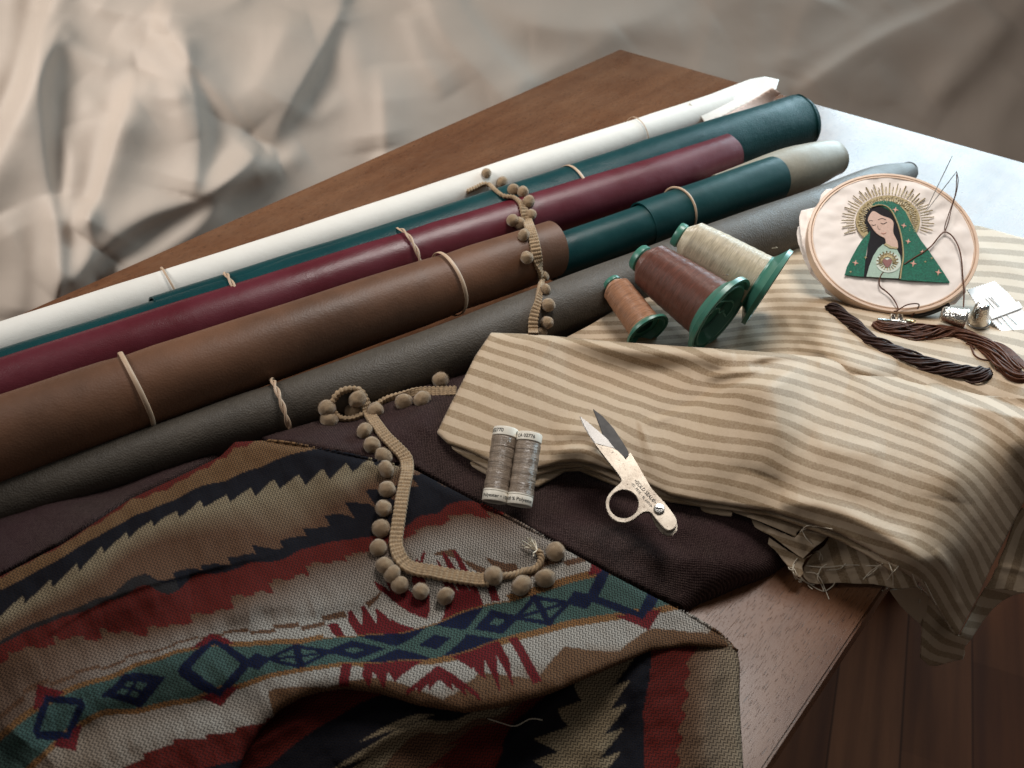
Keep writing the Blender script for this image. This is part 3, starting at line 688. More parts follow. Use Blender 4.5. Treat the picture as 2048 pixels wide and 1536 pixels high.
def low_col(Q, F):
    s, t = Q[:, 1] * 0.33 + Q[:, 0] * 0.12, T_low(Q); c = lerp(CL['pale'], CL['brown'], t / 34)
    c[t > 34 + zig(s, 14, 1.5)] = CL['red']; c[t > 50] = CL['navy']
    c[t > 66 + saw(s, 15, 5)] = CL['grey']; c[t > 94 + saw(s, -14, 6)] = CL['navy']; c[t > 118] = CL['red']
    m = t > 136 + saw(s, 12, 3); c[m] = CL['brown']; c[t > 150] = CL['grey']
    c[t > 168 + saw(s, 12, 8)] = CL['navy']; c[t > 205] = CL['red']; c[t > 240] = CL['brown']
    return c * MUTE
low_out = [(250, 1480), (400, 1440), (600, 1375), (700, 1350), (900, 1390), (1100, 1350), (1300, 1270), (1440, 1270), (1474, 1298), (1480, 1330), (1479, 1400), (1483, 1470), (1492, 1620), (150, 1640)]
low_ctrl = [(250, 1480, .036), (600, 1375, .034), (900, 1390, .032), (1100, 1350, .031), (1300, 1280, .024), (1470, 1300, .012), (1480, 1400, .010), (1490, 1600, .008), (1350, 1380, .016), (1200, 1450, .010), (1000, 1480, .010),
            (800, 1480, .022), (600, 1480, .028), (1200, 1600, .010), (900, 1600, .010), (600, 1600, .02), (300, 1600, .03), (1380, 1500, .012)]
sheet('lower_layer', low_out, low_ctrl, M['blanket'], [([(1440, 1300), (1410, 1420), (1410, 1560)], 5, 20, 30), ([(1160, 1370), (1060, 1450), (960, 1540)], 7, 22, 26), ([(1290, 1330), (1240, 1420), (1180, 1540)], 4, 20, 26), ([(900, 1440), (780, 1470), (680, 1540)], 6, 20, 30), ([(640, 1420), (480, 1500), (400, 1560)], 5, 22, 26)],
      step=2.8, thick=0.0014, parent=blanket, fab=fabL, col=low_col, rolls=[([(1474, 1298), (1480, 1330), (1479, 1400), (1483, 1470), (1492, 1620)], 0.006, 12)], crumple=((120, 1.0, 31),))

def under_blanket(Q):          # the plum cloth is pressed down where the blanket lies on it
    d, _ = polydist(Q, edge_b); sd = np.where(inside(Q, np.array(top_out)), np.abs(d), -np.abs(d)); return 0.013 * np.clip((sd + 7) / 20, 0, 1)
pl = sheet('plum_cloth', plum_out, plum_ctrl, M['plum'],
           [([(1000, 990), (1150, 1060), (1300, 1110), (1450, 1130), (1560, 1125)], 4, 26, 40), ([(700, 870), (820, 850), (900, 800)], 3, 20, 30),
            ([(1180, 980), (1260, 1040), (1400, 1060)], 3, 16, 16)], step=6, thick=0.0012,
           rolls=[([(1600, 1060), (1584, 1130), (1545, 1152), (1480, 1178), (1400, 1212), (1330, 1250), (1200, 1340), (1000, 1450)], 0.012, 34)],
           crumple=((160, 1.6, 11), (60, .35, 12)), extra=under_blanket)
tag(pl, 'dark plum woven cloth lying folded beneath the scissors and the thread spools', 'cloth')

# ------------------------------------------------------------------ striped cloth
r2 = lambda L: [(1448 + x / 3.413, 640 + y / 3.413) for x, y in L]
r1 = lambda L: [(860 + x / 3.413, 640 + y / 3.413) for x, y in L]
r3 = lambda L: [(1448 + x / 3.413, 900 + y / 3.413) for x, y in L]
sp, sv = [], []
def gd(k, pts):
    for q_ in pts: sp.append(q_); sv.append(k)
gd(0, r2([(650, 310), (900, 410), (1150, 510), (1350, 570), (1600, 680), (1750, 745), (1930, 865), (2048, 980)]))
gd(1, r2([(520, 350), (700, 400), (900, 470), (1100, 570), (1350, 650), (1600, 750), (1750, 840), (1900, 970), (2048, 1150)]))
gd(2, r2([(390, 400), (560, 450), (800, 520), (960, 590), (1200, 680), (1380, 755), (1600, 860), (1750, 950), (1900, 1110), (2020, 1280)]) + r1([(1780, 300), (2000, 390)]))
gd(3, r2([(290, 470), (480, 510), (620, 570), (780, 640), (960, 690), (1200, 780), (1350, 830), (1500, 900), (1700, 1020), (1850, 1190), (1980, 1380)]) + r1([(1560, 330), (1800, 430), (1920, 450)]))
gd(4, r2([(80, 510), (200, 540), (400, 600), (560, 650), (760, 720), (960, 790), (1200, 875), (1400, 950), (1600, 1050), (1750, 1200), (1900, 1420)]) + r1([(1200, 310), (1400, 380), (1650, 470), (1800, 500)]))
gd(5, r2([(50, 600), (200, 640), (370, 680), (600, 780), (800, 840), (1000, 895), (1200, 960), (1400, 1035), (1580, 1120), (1700, 1250), (1850, 1460)]) + r1([(640, 190), (900, 290), (1230, 410), (1400, 480), (1560, 540), (1700, 570), (1850, 560)]))
gd(6, r2([(0, 710), (150, 730), (380, 770), (600, 880), (800, 945), (1000, 1010), (1200, 1080), (1450, 1160), (1600, 1250), (1700, 1370), (1800, 1520)]) + r1([(370, 190), (520, 240), (700, 300), (960, 410), (1130, 470), (1300, 540), (1480, 590), (1560, 620), (1690, 640), (1850, 680)]) + r3([(1880, 740)]))
gd(7, r2([(0, 820), (200, 840), (330, 870), (450, 930), (700, 1020), (1000, 1120), (1300, 1225), (1500, 1290), (1620, 1380), (1750, 1530)]) + r1([(320, 260), (500, 320), (700, 390), (900, 470), (1100, 550), (1300, 620), (1420, 650), (1640, 730), (1800, 780)]) + r3([(1835, 830)]))
gd(8, r2([(0, 910), (270, 945), (400, 1020), (600, 1100), (850, 1165), (1000, 1210), (1200, 1290), (1400, 1350), (1550, 1430), (1650, 1530)]) + r1([(270, 350), (450, 410), (700, 500), (900, 580), (1100, 630), (1250, 700), (1500, 820), (1700, 870)]) + r3([(1785, 920)]))
gd(9, r2([(0, 1010), (200, 1040), (400, 1120)]) + r1([(230, 440), (400, 500), (560, 570), (800, 650), (1000, 700), (1100, 725), (1350, 860), (1600, 915), (1900, 985)]) + r3([(950, 400), (1150, 480), (1350, 535), (1500, 610), (1620, 760), (1725, 1000)]))
gd(10, r2([(120, 1130), (280, 1180)]) + r1([(180, 540), (340, 600), (600, 690), (850, 770), (1030, 780), (1430, 960), (1700, 1060), (2007, 1100)]) + r3([(1000, 530), (1250, 600), (1430, 700), (1560, 850), (1680, 1080)]))
gd(11, r1([(130, 630), (300, 690), (440, 750), (760, 835), (900, 840), (1050, 830), (1600, 1110)]) + r3([(1310, 730), (1400, 800), (1500, 930), (1630, 1150)]))
gd(12, r1([(90, 730), (250, 790), (400, 840), (760, 905), (900, 900), (1040, 890), (1700, 1200)]) + r3([(1350, 850), (1450, 1000), (1600, 1250)]))
gd(13, r1([(1250, 1060), (420, 920)]))
gd(4, r1([(560, 100), (900, 190)]))
F_S = TPS(sp, sv, 2e-3)
def along(Q): return Q[:, 0] * 0.26 + Q[:, 1] * 0.16
fabF = lambda Q: np.stack([along(Q), F_S(Q), np.zeros(len(Q))], 1)
# guides for the layer at the back
bpn, bvv = [], []
for k_, (v_l, v_m, v_r) in {0: (731, 790, 880), -2: (700, 742, 838), -4: (668, 705, 765), -6: (634, 665, 702), -8: (600, 628, 650), -10: (563, 586, 599), -12: (524, 540, 549), -14: (486, 498, 503), -16: (450, 455, 455)}.items():
    for u_, vv in ((1600, v_l), (1780, v_m), (1990, v_r), (1400, v_l + 18), (1200, v_l + 30)): bpn.append((u_, vv)); bvv.append(k_)
B_S = TPS(bpn, bvv, 1e-3)
fabB = lambda Q: np.stack([along(Q), B_S(Q), np.zeros(len(Q))], 1)

striped = empty('striped_cloth', tuple(P(1500, 850, 0.0).tolist())); 
tag(striped, 'folded beige cotton cloth with brown stripes draped over the table corner', 'cloth')
back_out = [(1085, 700), (1130, 676), (1180, 650), (1230, 620), (1320, 580), (1450, 520), (1600, 470), (1760, 430), (1960, 452), (2040, 474), (2200, 520), (2300, 700), (2250, 900), (2000, 900), (1700, 800), (1400, 780), (1100, 760)]
back_ctrl = [(1130, 676, .026), (1230, 620, .030), (1450, 520, .026), (1600, 470, .016), (1760, 430, .010), (1960, 452, .008), (2200, 520, .008), (2250, 900, .02), (1300, 690, .024), (1450, 640, .020), (1500, 690, .020), (1600, 640, .026), (1600, 560, .020),
             (1700, 560, .018), (1850, 560, .016), (2000, 600, .018), (1700, 650, .036), (1850, 700, .036), (2000, 740, .042), (1700, 745, .044), (1850, 790, .040), (2050, 815, .042), (1400, 760, .02), (1100, 760, .02), (2000, 890, .015), (1560, 720, .026), (1800, 860, .01)]
backf = [([(1640, 590), (1640, 640), (1655, 690), (1700, 730), (1790, 760)], 12, 46, 30, .2, .2), ([(1570, 660), (1610, 672), (1650, 690)], 3, 9, 12), ([(1590, 690), (1620, 700), (1660, 706)], 3, 7, 8), ([(1560, 640), (1590, 640), (1625, 630)], 3, 10, 10),
         ([(1670, 660), (1710, 700), (1760, 730)], -3, 9, 9), ([(1900, 480), (1990, 520), (2060, 540)], 3, 20, 20), ([(1500, 560), (1540, 620), (1530, 680)], -5, 30, 30)]
sheet('back_layer', back_out, back_ctrl, M['striped'], backf, step=4.5, thick=0.0008, parent=striped, fab=fabB, crumple=((140, .9, 41), (50, .25, 42)))
# front layer
front_out = [(982, 665), (1040, 667), (1100, 671), (1200, 681), (1300, 688), (1400, 695), (1480, 700), (1560, 706), (1640, 714), (1700, 722), (1760, 738), (1850, 760), (1960, 790), (2080, 800), (2200, 880), (2200, 980), (2075, 960),
             (2047, 1005), (2030, 1040), (2005, 1090), (1980, 1140), (1950, 1205), (1915, 1272), (1905, 1262), (1885, 1232), (1860, 1195), (1838, 1165), (1800, 1140), (1740, 1100), (1680, 1068), (1600, 1040), (1540, 1022), (1448, 1010), (1400, 1004), (1340, 992),
             (1290, 968), (1240, 945), (1190, 930), (1150, 924), (1120, 927), (1085, 935), (1060, 940), (1020, 932), (985, 925), (930, 900), (895, 888), (873, 866), (890, 830), (905, 800), (925, 762), (950, 712)]
front_ctrl = [(982, 668, .052), (925, 762, .046), (873, 866, .038), (985, 925, .036), (1100, 671, .056), (1300, 688, .058), (1480, 700, .062), (1640, 716, .054), (1760, 738, .048), (1960, 790, .052), (2200, 900, .05),
              (1050, 760, .050), (1150, 850, .044), (1080, 930, .036), (1200, 760, .050), (1300, 800, .046), (1260, 900, .042), (1400, 760, .050), (1500, 780, .060), (1400, 860, .050), (1330, 985, .038), (1450, 900, .052), (1560, 860, .056), (1560, 980, .044), (1448, 1010, .036),
              (1700, 850, .054), (1700, 980, .050), (1680, 1066, .038), (1800, 900, .054), (1820, 1030, .046), (1800, 1138, .030), (1900, 900, .052), (1931, 962, .046), (1858, 1110, .034), (2010, 850, .048), (2060, 900, .040),
              (1960, 1060, .016), (2047, 1005, .002), (1980, 1140, -.020), (1915, 1272, -.048), (1890, 1180, -.004), (1860, 1195, -.002), (2150, 960, .0)]
ff = [([(1275, 850), (1330, 838), (1390, 815), (1460, 780), (1540, 765), (1600, 735)], 5, 9, 60, .15, .15),
      ([(1530, 745), (1545, 800), (1550, 850), (1540, 900), (1525, 950)], 7, 40, 50, .15, .5),
      ([(1440, 735), (1420, 790), (1360, 840), (1290, 870)], -5, 44, 30, .2, .2), ([(1100, 690), (1180, 730), (1280, 745), (1380, 735)], -5, 30, 50), ([(1150, 672), (1250, 700), (1400, 712), (1470, 705)], 4, 20, 20, .2, .1),
      ([(1500, 735), (1560, 722), (1640, 725)], -4, 9, 14), ([(1200, 900), (1190, 870), (1150, 865), (1110, 880)], 4, 20, 26, .1, .3), ([(1100, 905), (1140, 900), (1190, 905), (1250, 940)], 4, 12, 16),
      ([(1820, 790), (1870, 850), (1900, 920), (1890, 1000)], 3, 50, 50), ([(1560, 1000), (1640, 1010), (1720, 1040), (1800, 1090), (1860, 1150)], 5, 26, 20, .1, .1), ([(1520, 965), (1580, 985), (1640, 995), (1720, 1015), (1780, 1060)], -2, 20, 20, .3, .3),
      ([(1950, 760), (1975, 800), (2010, 850), (2048, 910)], 2.5, 16, 26), ([(1410, 755), (1490, 742), (1540, 735)], 2.5, 6, 10), ([(1700, 760), (1780, 790), (1900, 800)], 4, 30, 36),
      ([(1870, 1100), (1900, 1150), (1915, 1220)], 3, 10, 16, .2, .1), ([(1620, 880), (1690, 900), (1770, 905)], 2, 24, 24)]
topedge = [(960, 668), (982, 665), (1040, 667), (1100, 671), (1200, 681), (1300, 688), (1400, 695), (1480, 700), (1560, 706), (1640, 714), (1700, 722), (1760, 740), (1850, 768)]
botedge = [(1915, 1272), (1885, 1232), (1860, 1195), (1838, 1165), (1800, 1140), (1740, 1100), (1680, 1068), (1600, 1040), (1540, 1022), (1448, 1010), (1400, 1004), (1340, 992), (1290, 968), (1240, 945), (1190, 930), (1150, 924), (1120, 927), (1085, 935), (1060, 940), (1020, 932), (985, 925), (930, 900), (895, 888), (873, 866)]
sidee = [(873, 866), (890, 830), (905, 800), (925, 762), (950, 712), (982, 665)]
def fade_back(Q):          # on the right the front layer sinks into the one behind
    return 0.016 * np.clip((Q[:, 0] - 1690) / 130, 0, 1) * np.clip(1 - (Q[:, 1] - (722 + (Q[:, 0] - 1700) * 0.26)) / 26, 0, 1)
sheet('front_layer', front_out, front_ctrl, M['striped'], [(f[0], f[1] * 1.35, *f[2:]) for f in ff], step=3.6, thick=0.0008, parent=striped, fab=fabF,
      rolls=[(topedge, 0.012, 16), (botedge, 0.004, 7), (sidee, 0.004, 7)], crumple=((150, .5, 51), (45, .15, 52)), extra=fade_back)
# lower folds of the same cloth showing along the front edge, each a little lower and further in
def offs(L, du, dv): return [(a + du, b + dv) for a, b in L]
eA = [(885, 860), (893, 893), (930, 915), (985, 945), (1060, 955), (1085, 948), (1120, 938), (1160, 935), (1200, 948), (1250, 968), (1290, 990), (1340, 1005), (1400, 1014), (1448, 1019), (1540, 1032), (1600, 1052), (1680, 1082), (1740, 1115), (1790, 1150)]
eB = [(900, 905), (945, 935), (990, 960), (1050, 968), (1075, 975), (1100, 962), (1130, 944), (1160, 943), (1200, 960), (1260, 985), (1300, 1008), (1340, 1018), (1400, 1028), (1462, 1034)]
eC = [(1200, 960), (1260, 992), (1310, 1018), (1350, 1030), (1400, 1042), (1450, 1054), (1466, 1032)]
fabP = lambda Q: np.stack([along(Q), F_S(Q) * 1.0 + 0.45, np.zeros(len(Q))], 1)
fabP2 = lambda Q: np.stack([along(Q), F_S(Q) * 1.0 + 0.1, np.zeros(len(Q))], 1)
def shelf(name, line, z0, dz, fab, back, step=3.5):
    out = list(line) + [(line[-1][0] + 10, line[-1][1] - back)] + offs(list(reversed(line)), 4, -back)[1:-1] + [(line[0][0] + 12, line[0][1] - back * 0.6)]
    ctrl = []
    for i_, (a, b) in enumerate(line):
        ctrl.append((a, b, z0[min(i_, len(z0) - 1)] if isinstance(z0, list) else z0))
        ctrl.append((a + 3, b - back, (z0[min(i_, len(z0) - 1)] if isinstance(z0, list) else z0) + dz))
    return sheet(name, out, ctrl, M['striped'], (), step=step, thick=0.0008, parent=striped, fab=fab, rolls=[(line, 0.003, 6)], crumple=((60, .2, 61),), lam=1e-5)
shelf('folded_layer', eA, .031, .002, fabP, 34)
shelf('folded_layer', eB, .026, .002, fabP2, 34)
shelf('folded_layer', eC, .022, .002, fabP, 40)
# frayed lower ends (photo 1460..1660 x 1030..1130)
g3 = lambda L: r3(L)
endA = g3([(60, 420), (250, 490), (420, 560), (490, 592), (500, 560), (560, 520), (600, 515), (400, 440), (200, 400), (60, 400)])
sheet('frayed_end', endA, [(1466, 1022, .026), (1590, 1073, .022), (1620, 1050, .024), (1520, 1020, .028)], M['striped'], [(g3([(150, 440), (330, 500), (500, 545)]), 1.5, 5, 8)], step=3, thick=0.0008, parent=striped, fab=fabP, crumple=((40, .3, 62),))
endB = g3([(30, 440), (200, 520), (330, 590), (450, 680), (540, 740), (600, 680), (680, 620), (722, 570), (640, 545), (560, 520), (480, 600), (300, 520), (100, 420)])
sheet('frayed_end', endB, [(1460, 1030, .020), (1606, 1117, .016), (1659, 1068, .022), (1590, 1076, .021), (1540, 1050, .02)], M['striped'], [(g3([(300, 540), (450, 630), (560, 690)]), 2, 8, 6), (g3([(480, 610), (560, 560), (700, 570)]), 2, 6, 10)], step=3, thick=0.0008, parent=striped, fab=fabF, crumple=((40, .3, 63),))
endC = g3([(60, 470), (200, 560), (350, 680), (430, 780), (480, 850), (520, 870), (545, 840), (530, 800), (560, 740), (620, 700), (540, 742), (440, 690), (300, 590), (120, 480)])
sheet('frayed_end', endC, [(1470, 1040, .016), (1590, 1150, .010), (1605, 1120, .013), (1540, 1080, .014), (1560, 1130, .012)], M['striped'], (), step=3, thick=0.0008, parent=striped, fab=fabP2, crumple=((40, .3, 64),))
# inner layer with wide stripes on the table corner
inn = g3([(540, 860), (545, 800), (600, 720), (690, 650), (720, 590), (760, 540), (1000, 600), (1150, 720), (1330, 850), (1320, 935), (1180, 950), (1100, 930), (1020, 915), (900, 912), (780, 905), (640, 915), (580, 905)])
ip, iv = [], []
for k_, L in {0: [(600, 740), (680, 900)], 1: [(740, 640), (820, 870)], 2: [(860, 640), (950, 870)], 3: [(980, 690), (1060, 870)], 4: [(1100, 740), (1170, 900)], 5: [(1220, 800), (1280, 920)]}.items():
    for q_ in g3(L): ip.append(q_); iv.append(k_)
I_S = TPS(ip, iv, 1e-4)
sheet('inner_layer', inn, [(1606, 1150, .006), (1660, 1070, .016), (1740, 1080, .020), (1838, 1150, .016), (1835, 1173, .006), (1765, 1168, .004), (1680, 1165, .004), (1700, 1120, .010)], M['striped'],
      [(g3([(580, 790), (800, 775), (1000, 780), (1220, 790)]), 1.6, 3, 14, .05, .05)], step=3, thick=0.0008, parent=striped, fab=lambda Q: np.stack([along(Q), I_S(Q), np.zeros(len(Q))], 1), crumple=((50, .4, 65),))
# side of the drape beyond the long crease, and its hanging point
side = g3([(2040, 395), (1990, 470), (1960, 560), (1930, 650), (1880, 760), (1830, 880), (1790, 945), (1900, 950), (2048, 978), (2300, 1020), (2300, 395)])
dp, dv_ = [], []
for k_, L in {0: [(1850, 860), (1960, 560), (2040, 420)], 1: [(1930, 900), (2040, 560)], 2: [(2048, 880), (2150, 560)], 3: [(2170, 900), (2260, 600)]}.items():
    for q_ in g3(L): dp.append(q_); dv_.append(k_ * 0.8)
D_S = TPS(dp, dv_, 1e-4)
sheet('side_layer', side, [(2047, 1010, -.002), (1990, 1150, -.036), (1975, 1176, -.044), (2048, 1186, -.05), (2120, 1190, -.05), (2120, 1010, -.01), (2048, 1090, -.03)], M['striped'],
      [(g3([(1870, 785), (1960, 800), (2060, 825), (2200, 850)]), 2.0, 3, 9, .02, 0)], step=3.5, thick=0.0008, parent=striped, fab=lambda Q: np.stack([along(Q), D_S(Q), np.zeros(len(Q))], 1), crumple=((70, .4, 66),))
hang = g3([(1790, 940), (1730, 1040), (1680, 1140), (1610, 1275), (1560, 1230), (1500, 1130), (1400, 1000), (1360, 1060), (1355, 1170), (1350, 1300), (1340, 1420), (1400, 1470), (1450, 1475), (1540, 1450), (1600, 1435), (1630, 1430), (1645, 1390), (1640, 1345), (1690, 1290), (1760, 1180), (1830, 1090), (1900, 1030), (1980, 990), (2048, 975), (2048, 930), (1900, 930)])
hp, hv = [], []
for k_, L in {0: [(1400, 1090), (1560, 1230), (1700, 1290)], 1: [(1380, 1190), (1500, 1290), (1650, 1340)], 2: [(1370, 1290), (1460, 1370), (1600, 1400)], 3: [(1360, 1400), (1500, 1450)], -1: [(1650, 1200), (1720, 1200)], -2: [(1700, 1110), (1790, 1130)], -3: [(1760, 1010), (1880, 1030)]}.items():
    for q_ in g3(L): hp.append(q_); hv.append(k_ * 0.9)
H_S = TPS(hp, hv, 1e-3)
sheet('hanging_corner', hang, [(1972, 1175, -.052), (1915, 1273, -.062), (1847, 1210, -.045), (1843, 1316, -.085), (1878, 1332, -.10), (1925, 1310, -.10), (1985, 1220, -.085), (2048, 1180, -.075), (1870, 1240, -.06)], M['striped'],
      [(g3([(1640, 1390), (1560, 1420), (1420, 1470)]), 2, 5, 8)], step=3.5, thick=0.0008, parent=striped, fab=lambda Q: np.stack([along(Q), H_S(Q), np.zeros(len(Q))], 1), crumple=((80, 1.0, 67),))
# grey-brown lining corner seen in shadow behind
lin = g3([(1130, 960), (1330, 930), (1400, 1000), (1370, 1180), (1360, 1210), (1250, 1110), (1200, 1060)])
sheet('lining_corner', lin, [(1780, 1180, -.02), (1840, 1172, -.025), (1850, 1245, -.06), (1800, 1212, -.045)], M['striped'], (), step=4, thick=0.0008, parent=striped, fab=lambda Q: np.stack([along(Q), 0.5 + 0 * Q[:, 0], np.zeros(len(Q))], 1))
#==NEXT==
# ------------------------------------------------------------------ small things: builders
def tube_arrays(pts, rad, npr=8, closed=False, taper=False):
    p = np.array([list(q) for q in pts], float); n = len(p)
    T = np.gradient(p, axis=0) if not closed else (np.roll(p, -1, 0) - np.roll(p, 1, 0))
    T /= np.linalg.norm(T, axis=1)[:, None] + 1e-12
    N = np.zeros_like(p); a = np.array([0, 0, 1.0]); a = a - T[0] * (a @ T[0])
    if np.linalg.norm(a) < 1e-3: a = np.array([1.0, 0, 0]) - T[0] * T[0][0]
    N[0] = a / np.linalg.norm(a)
    for i in range(1, n):
        b = N[i-1] - T[i] * (N[i-1] @ T[i]); N[i] = b / (np.linalg.norm(b) + 1e-12)
    B = np.cross(T, N); r_ = np.full(n, rad) if np.isscalar(rad) else np.asarray(rad)
    if taper: r_ = r_.copy(); r_[0] *= 0.4; r_[-1] *= 0.4
    ph = np.arange(npr) / npr * 2 * math.pi
    vs = (p[:, None] + r_[:, None, None] * (np.cos(ph)[None, :, None] * N[:, None] + np.sin(ph)[None, :, None] * B[:, None])).reshape(-1, 3)
    fs = []
    for i in range(n if closed else n - 1):
        i2 = (i + 1) % n
        for k in range(npr):
            k2 = (k + 1) % npr; fs.append((i*npr+k, i2*npr+k, i2*npr+k2, i*npr+k2))
    if not closed: fs.append(tuple(range(npr))[::-1]); fs.append(tuple((n-1)*npr + k for k in range(npr)))
    return vs, fs
class MB:
    def __init__(s): s.v = []; s.f = []; s.n = 0
    def add(s, vs, fs):
        s.v.append(np.asarray(vs, float)); s.f += [tuple(i + s.n for i in f) for f in fs]; s.n += len(vs); return s
    def tube(s, pts, rad, npr=8, closed=False, smooth=0, taper=False):
        if smooth: pts = smooth_line([list(q) for q in pts], smooth, closed)
        return s.add(*tube_arrays(pts, rad, npr, closed, taper))
    def build(s, name, mat, parent=None, smooth=True):
        return link(name, mesh_np(name, np.concatenate(s.v), s.f, smooth), mat, parent)
def esplit(o, ang=35):
    m = o.modifiers.new('edges', 'EDGE_SPLIT'); m.split_angle = R(ang); return o
def lathe(profile, c0, axis, name, mat, parent, n=56, split=35):
    """profile: (distance along axis, radius) list"""
    ax = np.array(list(axis), float); ax /= np.linalg.norm(ax); a = np.array([0, 0, 1.0]) if abs(ax[2]) < 0.9 else np.array([1.0, 0, 0])
    N = np.cross(ax, a); N /= np.linalg.norm(N); B = np.cross(ax, N); c0 = np.array(list(c0), float)
    ph = np.arange(n) / n * 2 * math.pi; ring = np.cos(ph)[:, None] * N + np.sin(ph)[:, None] * B
    vs = np.concatenate([c0 + x * ax + r_ * ring for x, r_ in profile]); fs = []
    for i in range(len(profile) - 1):
        for k in range(n):
            k2 = (k + 1) % n; fs.append((i*n+k, i*n+k2, (i+1)*n+k2, (i+1)*n+k))
    o = link(name, mesh_np(name, vs, fs), mat, parent); bmm = bmesh.new(); bmm.from_mesh(o.data); bmesh.ops.recalc_face_normals(bmm, faces=bmm.faces[:]); bmm.to_mesh(o.data); bmm.free()
    if split: esplit(o, split)
    return o
class Plane:
    def __init__(s, p, n): s.p = np.array(list(p), float); s.n = np.array(list(n), float); s.n /= np.linalg.norm(s.n)
    @staticmethod
    def three(a, b, c):
        A_, B_, C_ = (P(*q[:2], q[2]) for q in (a, b, c)); n = np.cross(B_ - A_, C_ - A_)
        if n[2] < 0: n = -n
        return Plane(A_, n)
    def at(s, u, v, off=0.0):
        d = rays(u, v); p0 = s.p; t = ((p0 - CAM) @ s.n) / (d @ s.n); return CAM + t * d + s.n * off
def plate(name, outline, plane, off, thick, mat, parent, holes=(), bev=0.0, smooth=False):
    """flat piece cut to an outline lying in a plane"""
    from mathutils.geometry import tessellate_polygon
    loops = [[Vector(plane.at(u, v, off).tolist()) for u, v in L] for L in [outline, *holes]]
    tris = tessellate_polygon(loops); flat_ = [p for L in loops for p in L]
    bm = bmesh.new(); vs = [bm.verts.new(p) for p in flat_]
    for t_ in tris:
        try: bm.faces.new([vs[i] for i in t_])
        except ValueError: pass
    bmesh.ops.recalc_face_normals(bm, faces=bm.faces[:])
    bmesh.ops.dissolve_limit(bm, angle_limit=0.02, verts=bm.verts[:], edges=bm.edges[:])
    e = bmesh.ops.extrude_face_region(bm, geom=bm.faces[:]); nv = [g for g in e['geom'] if isinstance(g, bmesh.types.BMVert)]
    bmesh.ops.translate(bm, vec=Vector((plane.n * -thick).tolist()), verts=nv)
    bmesh.ops.recalc_face_normals(bm, faces=bm.faces[:])
    if bev:
        ee = [x for x in bm.edges if len(x.link_faces) == 2 and x.calc_face_angle(0) > 0.9]
        bmesh.ops.bevel(bm, geom=ee, offset=bev, segments=2, affect='EDGES', clamp_overlap=True)
    me = bpy.data.meshes.new(name); bm.to_mesh(me); bm.free(); return link(name, me, mat, parent)
def text_verts(txt, size=1.0):
    cu = bpy.data.curves.new('lettering', 'FONT'); cu.body = txt; cu.size = size; cu.resolution_u = 3; cu.offset = 0.012
    ob = bpy.data.objects.new('lettering', cu); COL.objects.link(ob); dg = bpy.context.evaluated_depsgraph_get(); dg.update()
    me = bpy.data.meshes.new_from_object(ob.evaluated_get(dg)); bpy.data.objects.remove(ob); bpy.data.curves.remove(cu)
    vs = np.array([v.co[:] for v in me.vertices]); fs = [tuple(p.vertices) for p in me.polygons]; bpy.data.meshes.remove(me); return vs, fs
def text_plane(txt, p0, p1, plane, off, mat, parent, name='lettering', hscale=1.0, flip=1):
    vs, fs = text_verts(txt); w0, w1 = vs[:, 0].min(), vs[:, 0].max()
    a = plane.at(*p0, off); b = plane.at(*p1, off); ex = (b - a); L = np.linalg.norm(ex); ex /= L; ey = np.cross(plane.n, ex) * flip; k = L / (w1 - w0)
    X = a + (vs[:, :1] - w0) * k * ex + vs[:, 1:2] * k * hscale * ey
    return link(name, mesh_np(name, X, fs, False), mat, parent)

for par_, tp_, bt_, zc_, nx_ in LATER:
    c_ = P((tp_[0] + bt_[0]) / 2, (tp_[1] + bt_[1]) / 2, zc_); n_ = np.cross(rays(*tp_), rays(*nx_)); n_ /= np.linalg.norm(n_)
    d_ = P(1520 + 20, 360, .036) - P(1085 + 13, 519, .036); wrap_band(par_, c_, d_, abs((c_ - CAM) @ n_) + .0014)
bpy.context.view_layer.update(); DG = bpy.context.evaluated_depsgraph_get()

# thread materials (wound): fine rings across the axis are laid out in the local frame of each winding
def wound(name, base, hi, pitch=0.00045, rough=0.38, sheen=0.1, anis=0.4):
    t = NT(name); a = t.attr('fab'); sx = t.n('ShaderNodeSeparateXYZ'); t.l(a.outputs['Vector'], sx.inputs[0])
    wv = t.math('SINE', t.math('MULTIPLY', sx.outputs[0], 2 * math.pi / (pitch * 1000)))
    cb = t.n('ShaderNodeCombineXYZ'); t.l(sx.outputs[0], cb.inputs[0]); t.l(t.math('MULTIPLY', sx.outputs[1], 0.35), cb.inputs[1])
    n = t.noise(cb.outputs[0], 1.3, 2, 0.6); n2 = t.noise(cb.outputs[0], 0.16, 3, 0.6)
    c = t.mix(t.map_range(n, 0.3, 0.7), tuple(x * 0.6 for x in base), hi); c = t.mix(t.map_range(n2, 0.35, 0.7, 0, 0.5), c, base)
    nb = t.bump(t.math('ADD', t.math('MULTIPLY', wv, 0.4), n), 0.0003, 0.8)
    return t.done(c, rough * 0.8, nb, spec=0.9)
M['thread_brown'] = wound('brown thread', (0.15, 0.052, 0.035), (0.24, 0.09, 0.062))
M['thread_copper'] = wound('copper tan thread', (0.44, 0.20, 0.105), (0.60, 0.31, 0.18))
M['thread_cream'] = wound('cream thread', (0.66, 0.55, 0.38), (0.80, 0.70, 0.52))
M['thread_taupe'] = wound('taupe grey thread', (0.33, 0.245, 0.18), (0.45, 0.355, 0.275), 0.0005, 0.36)

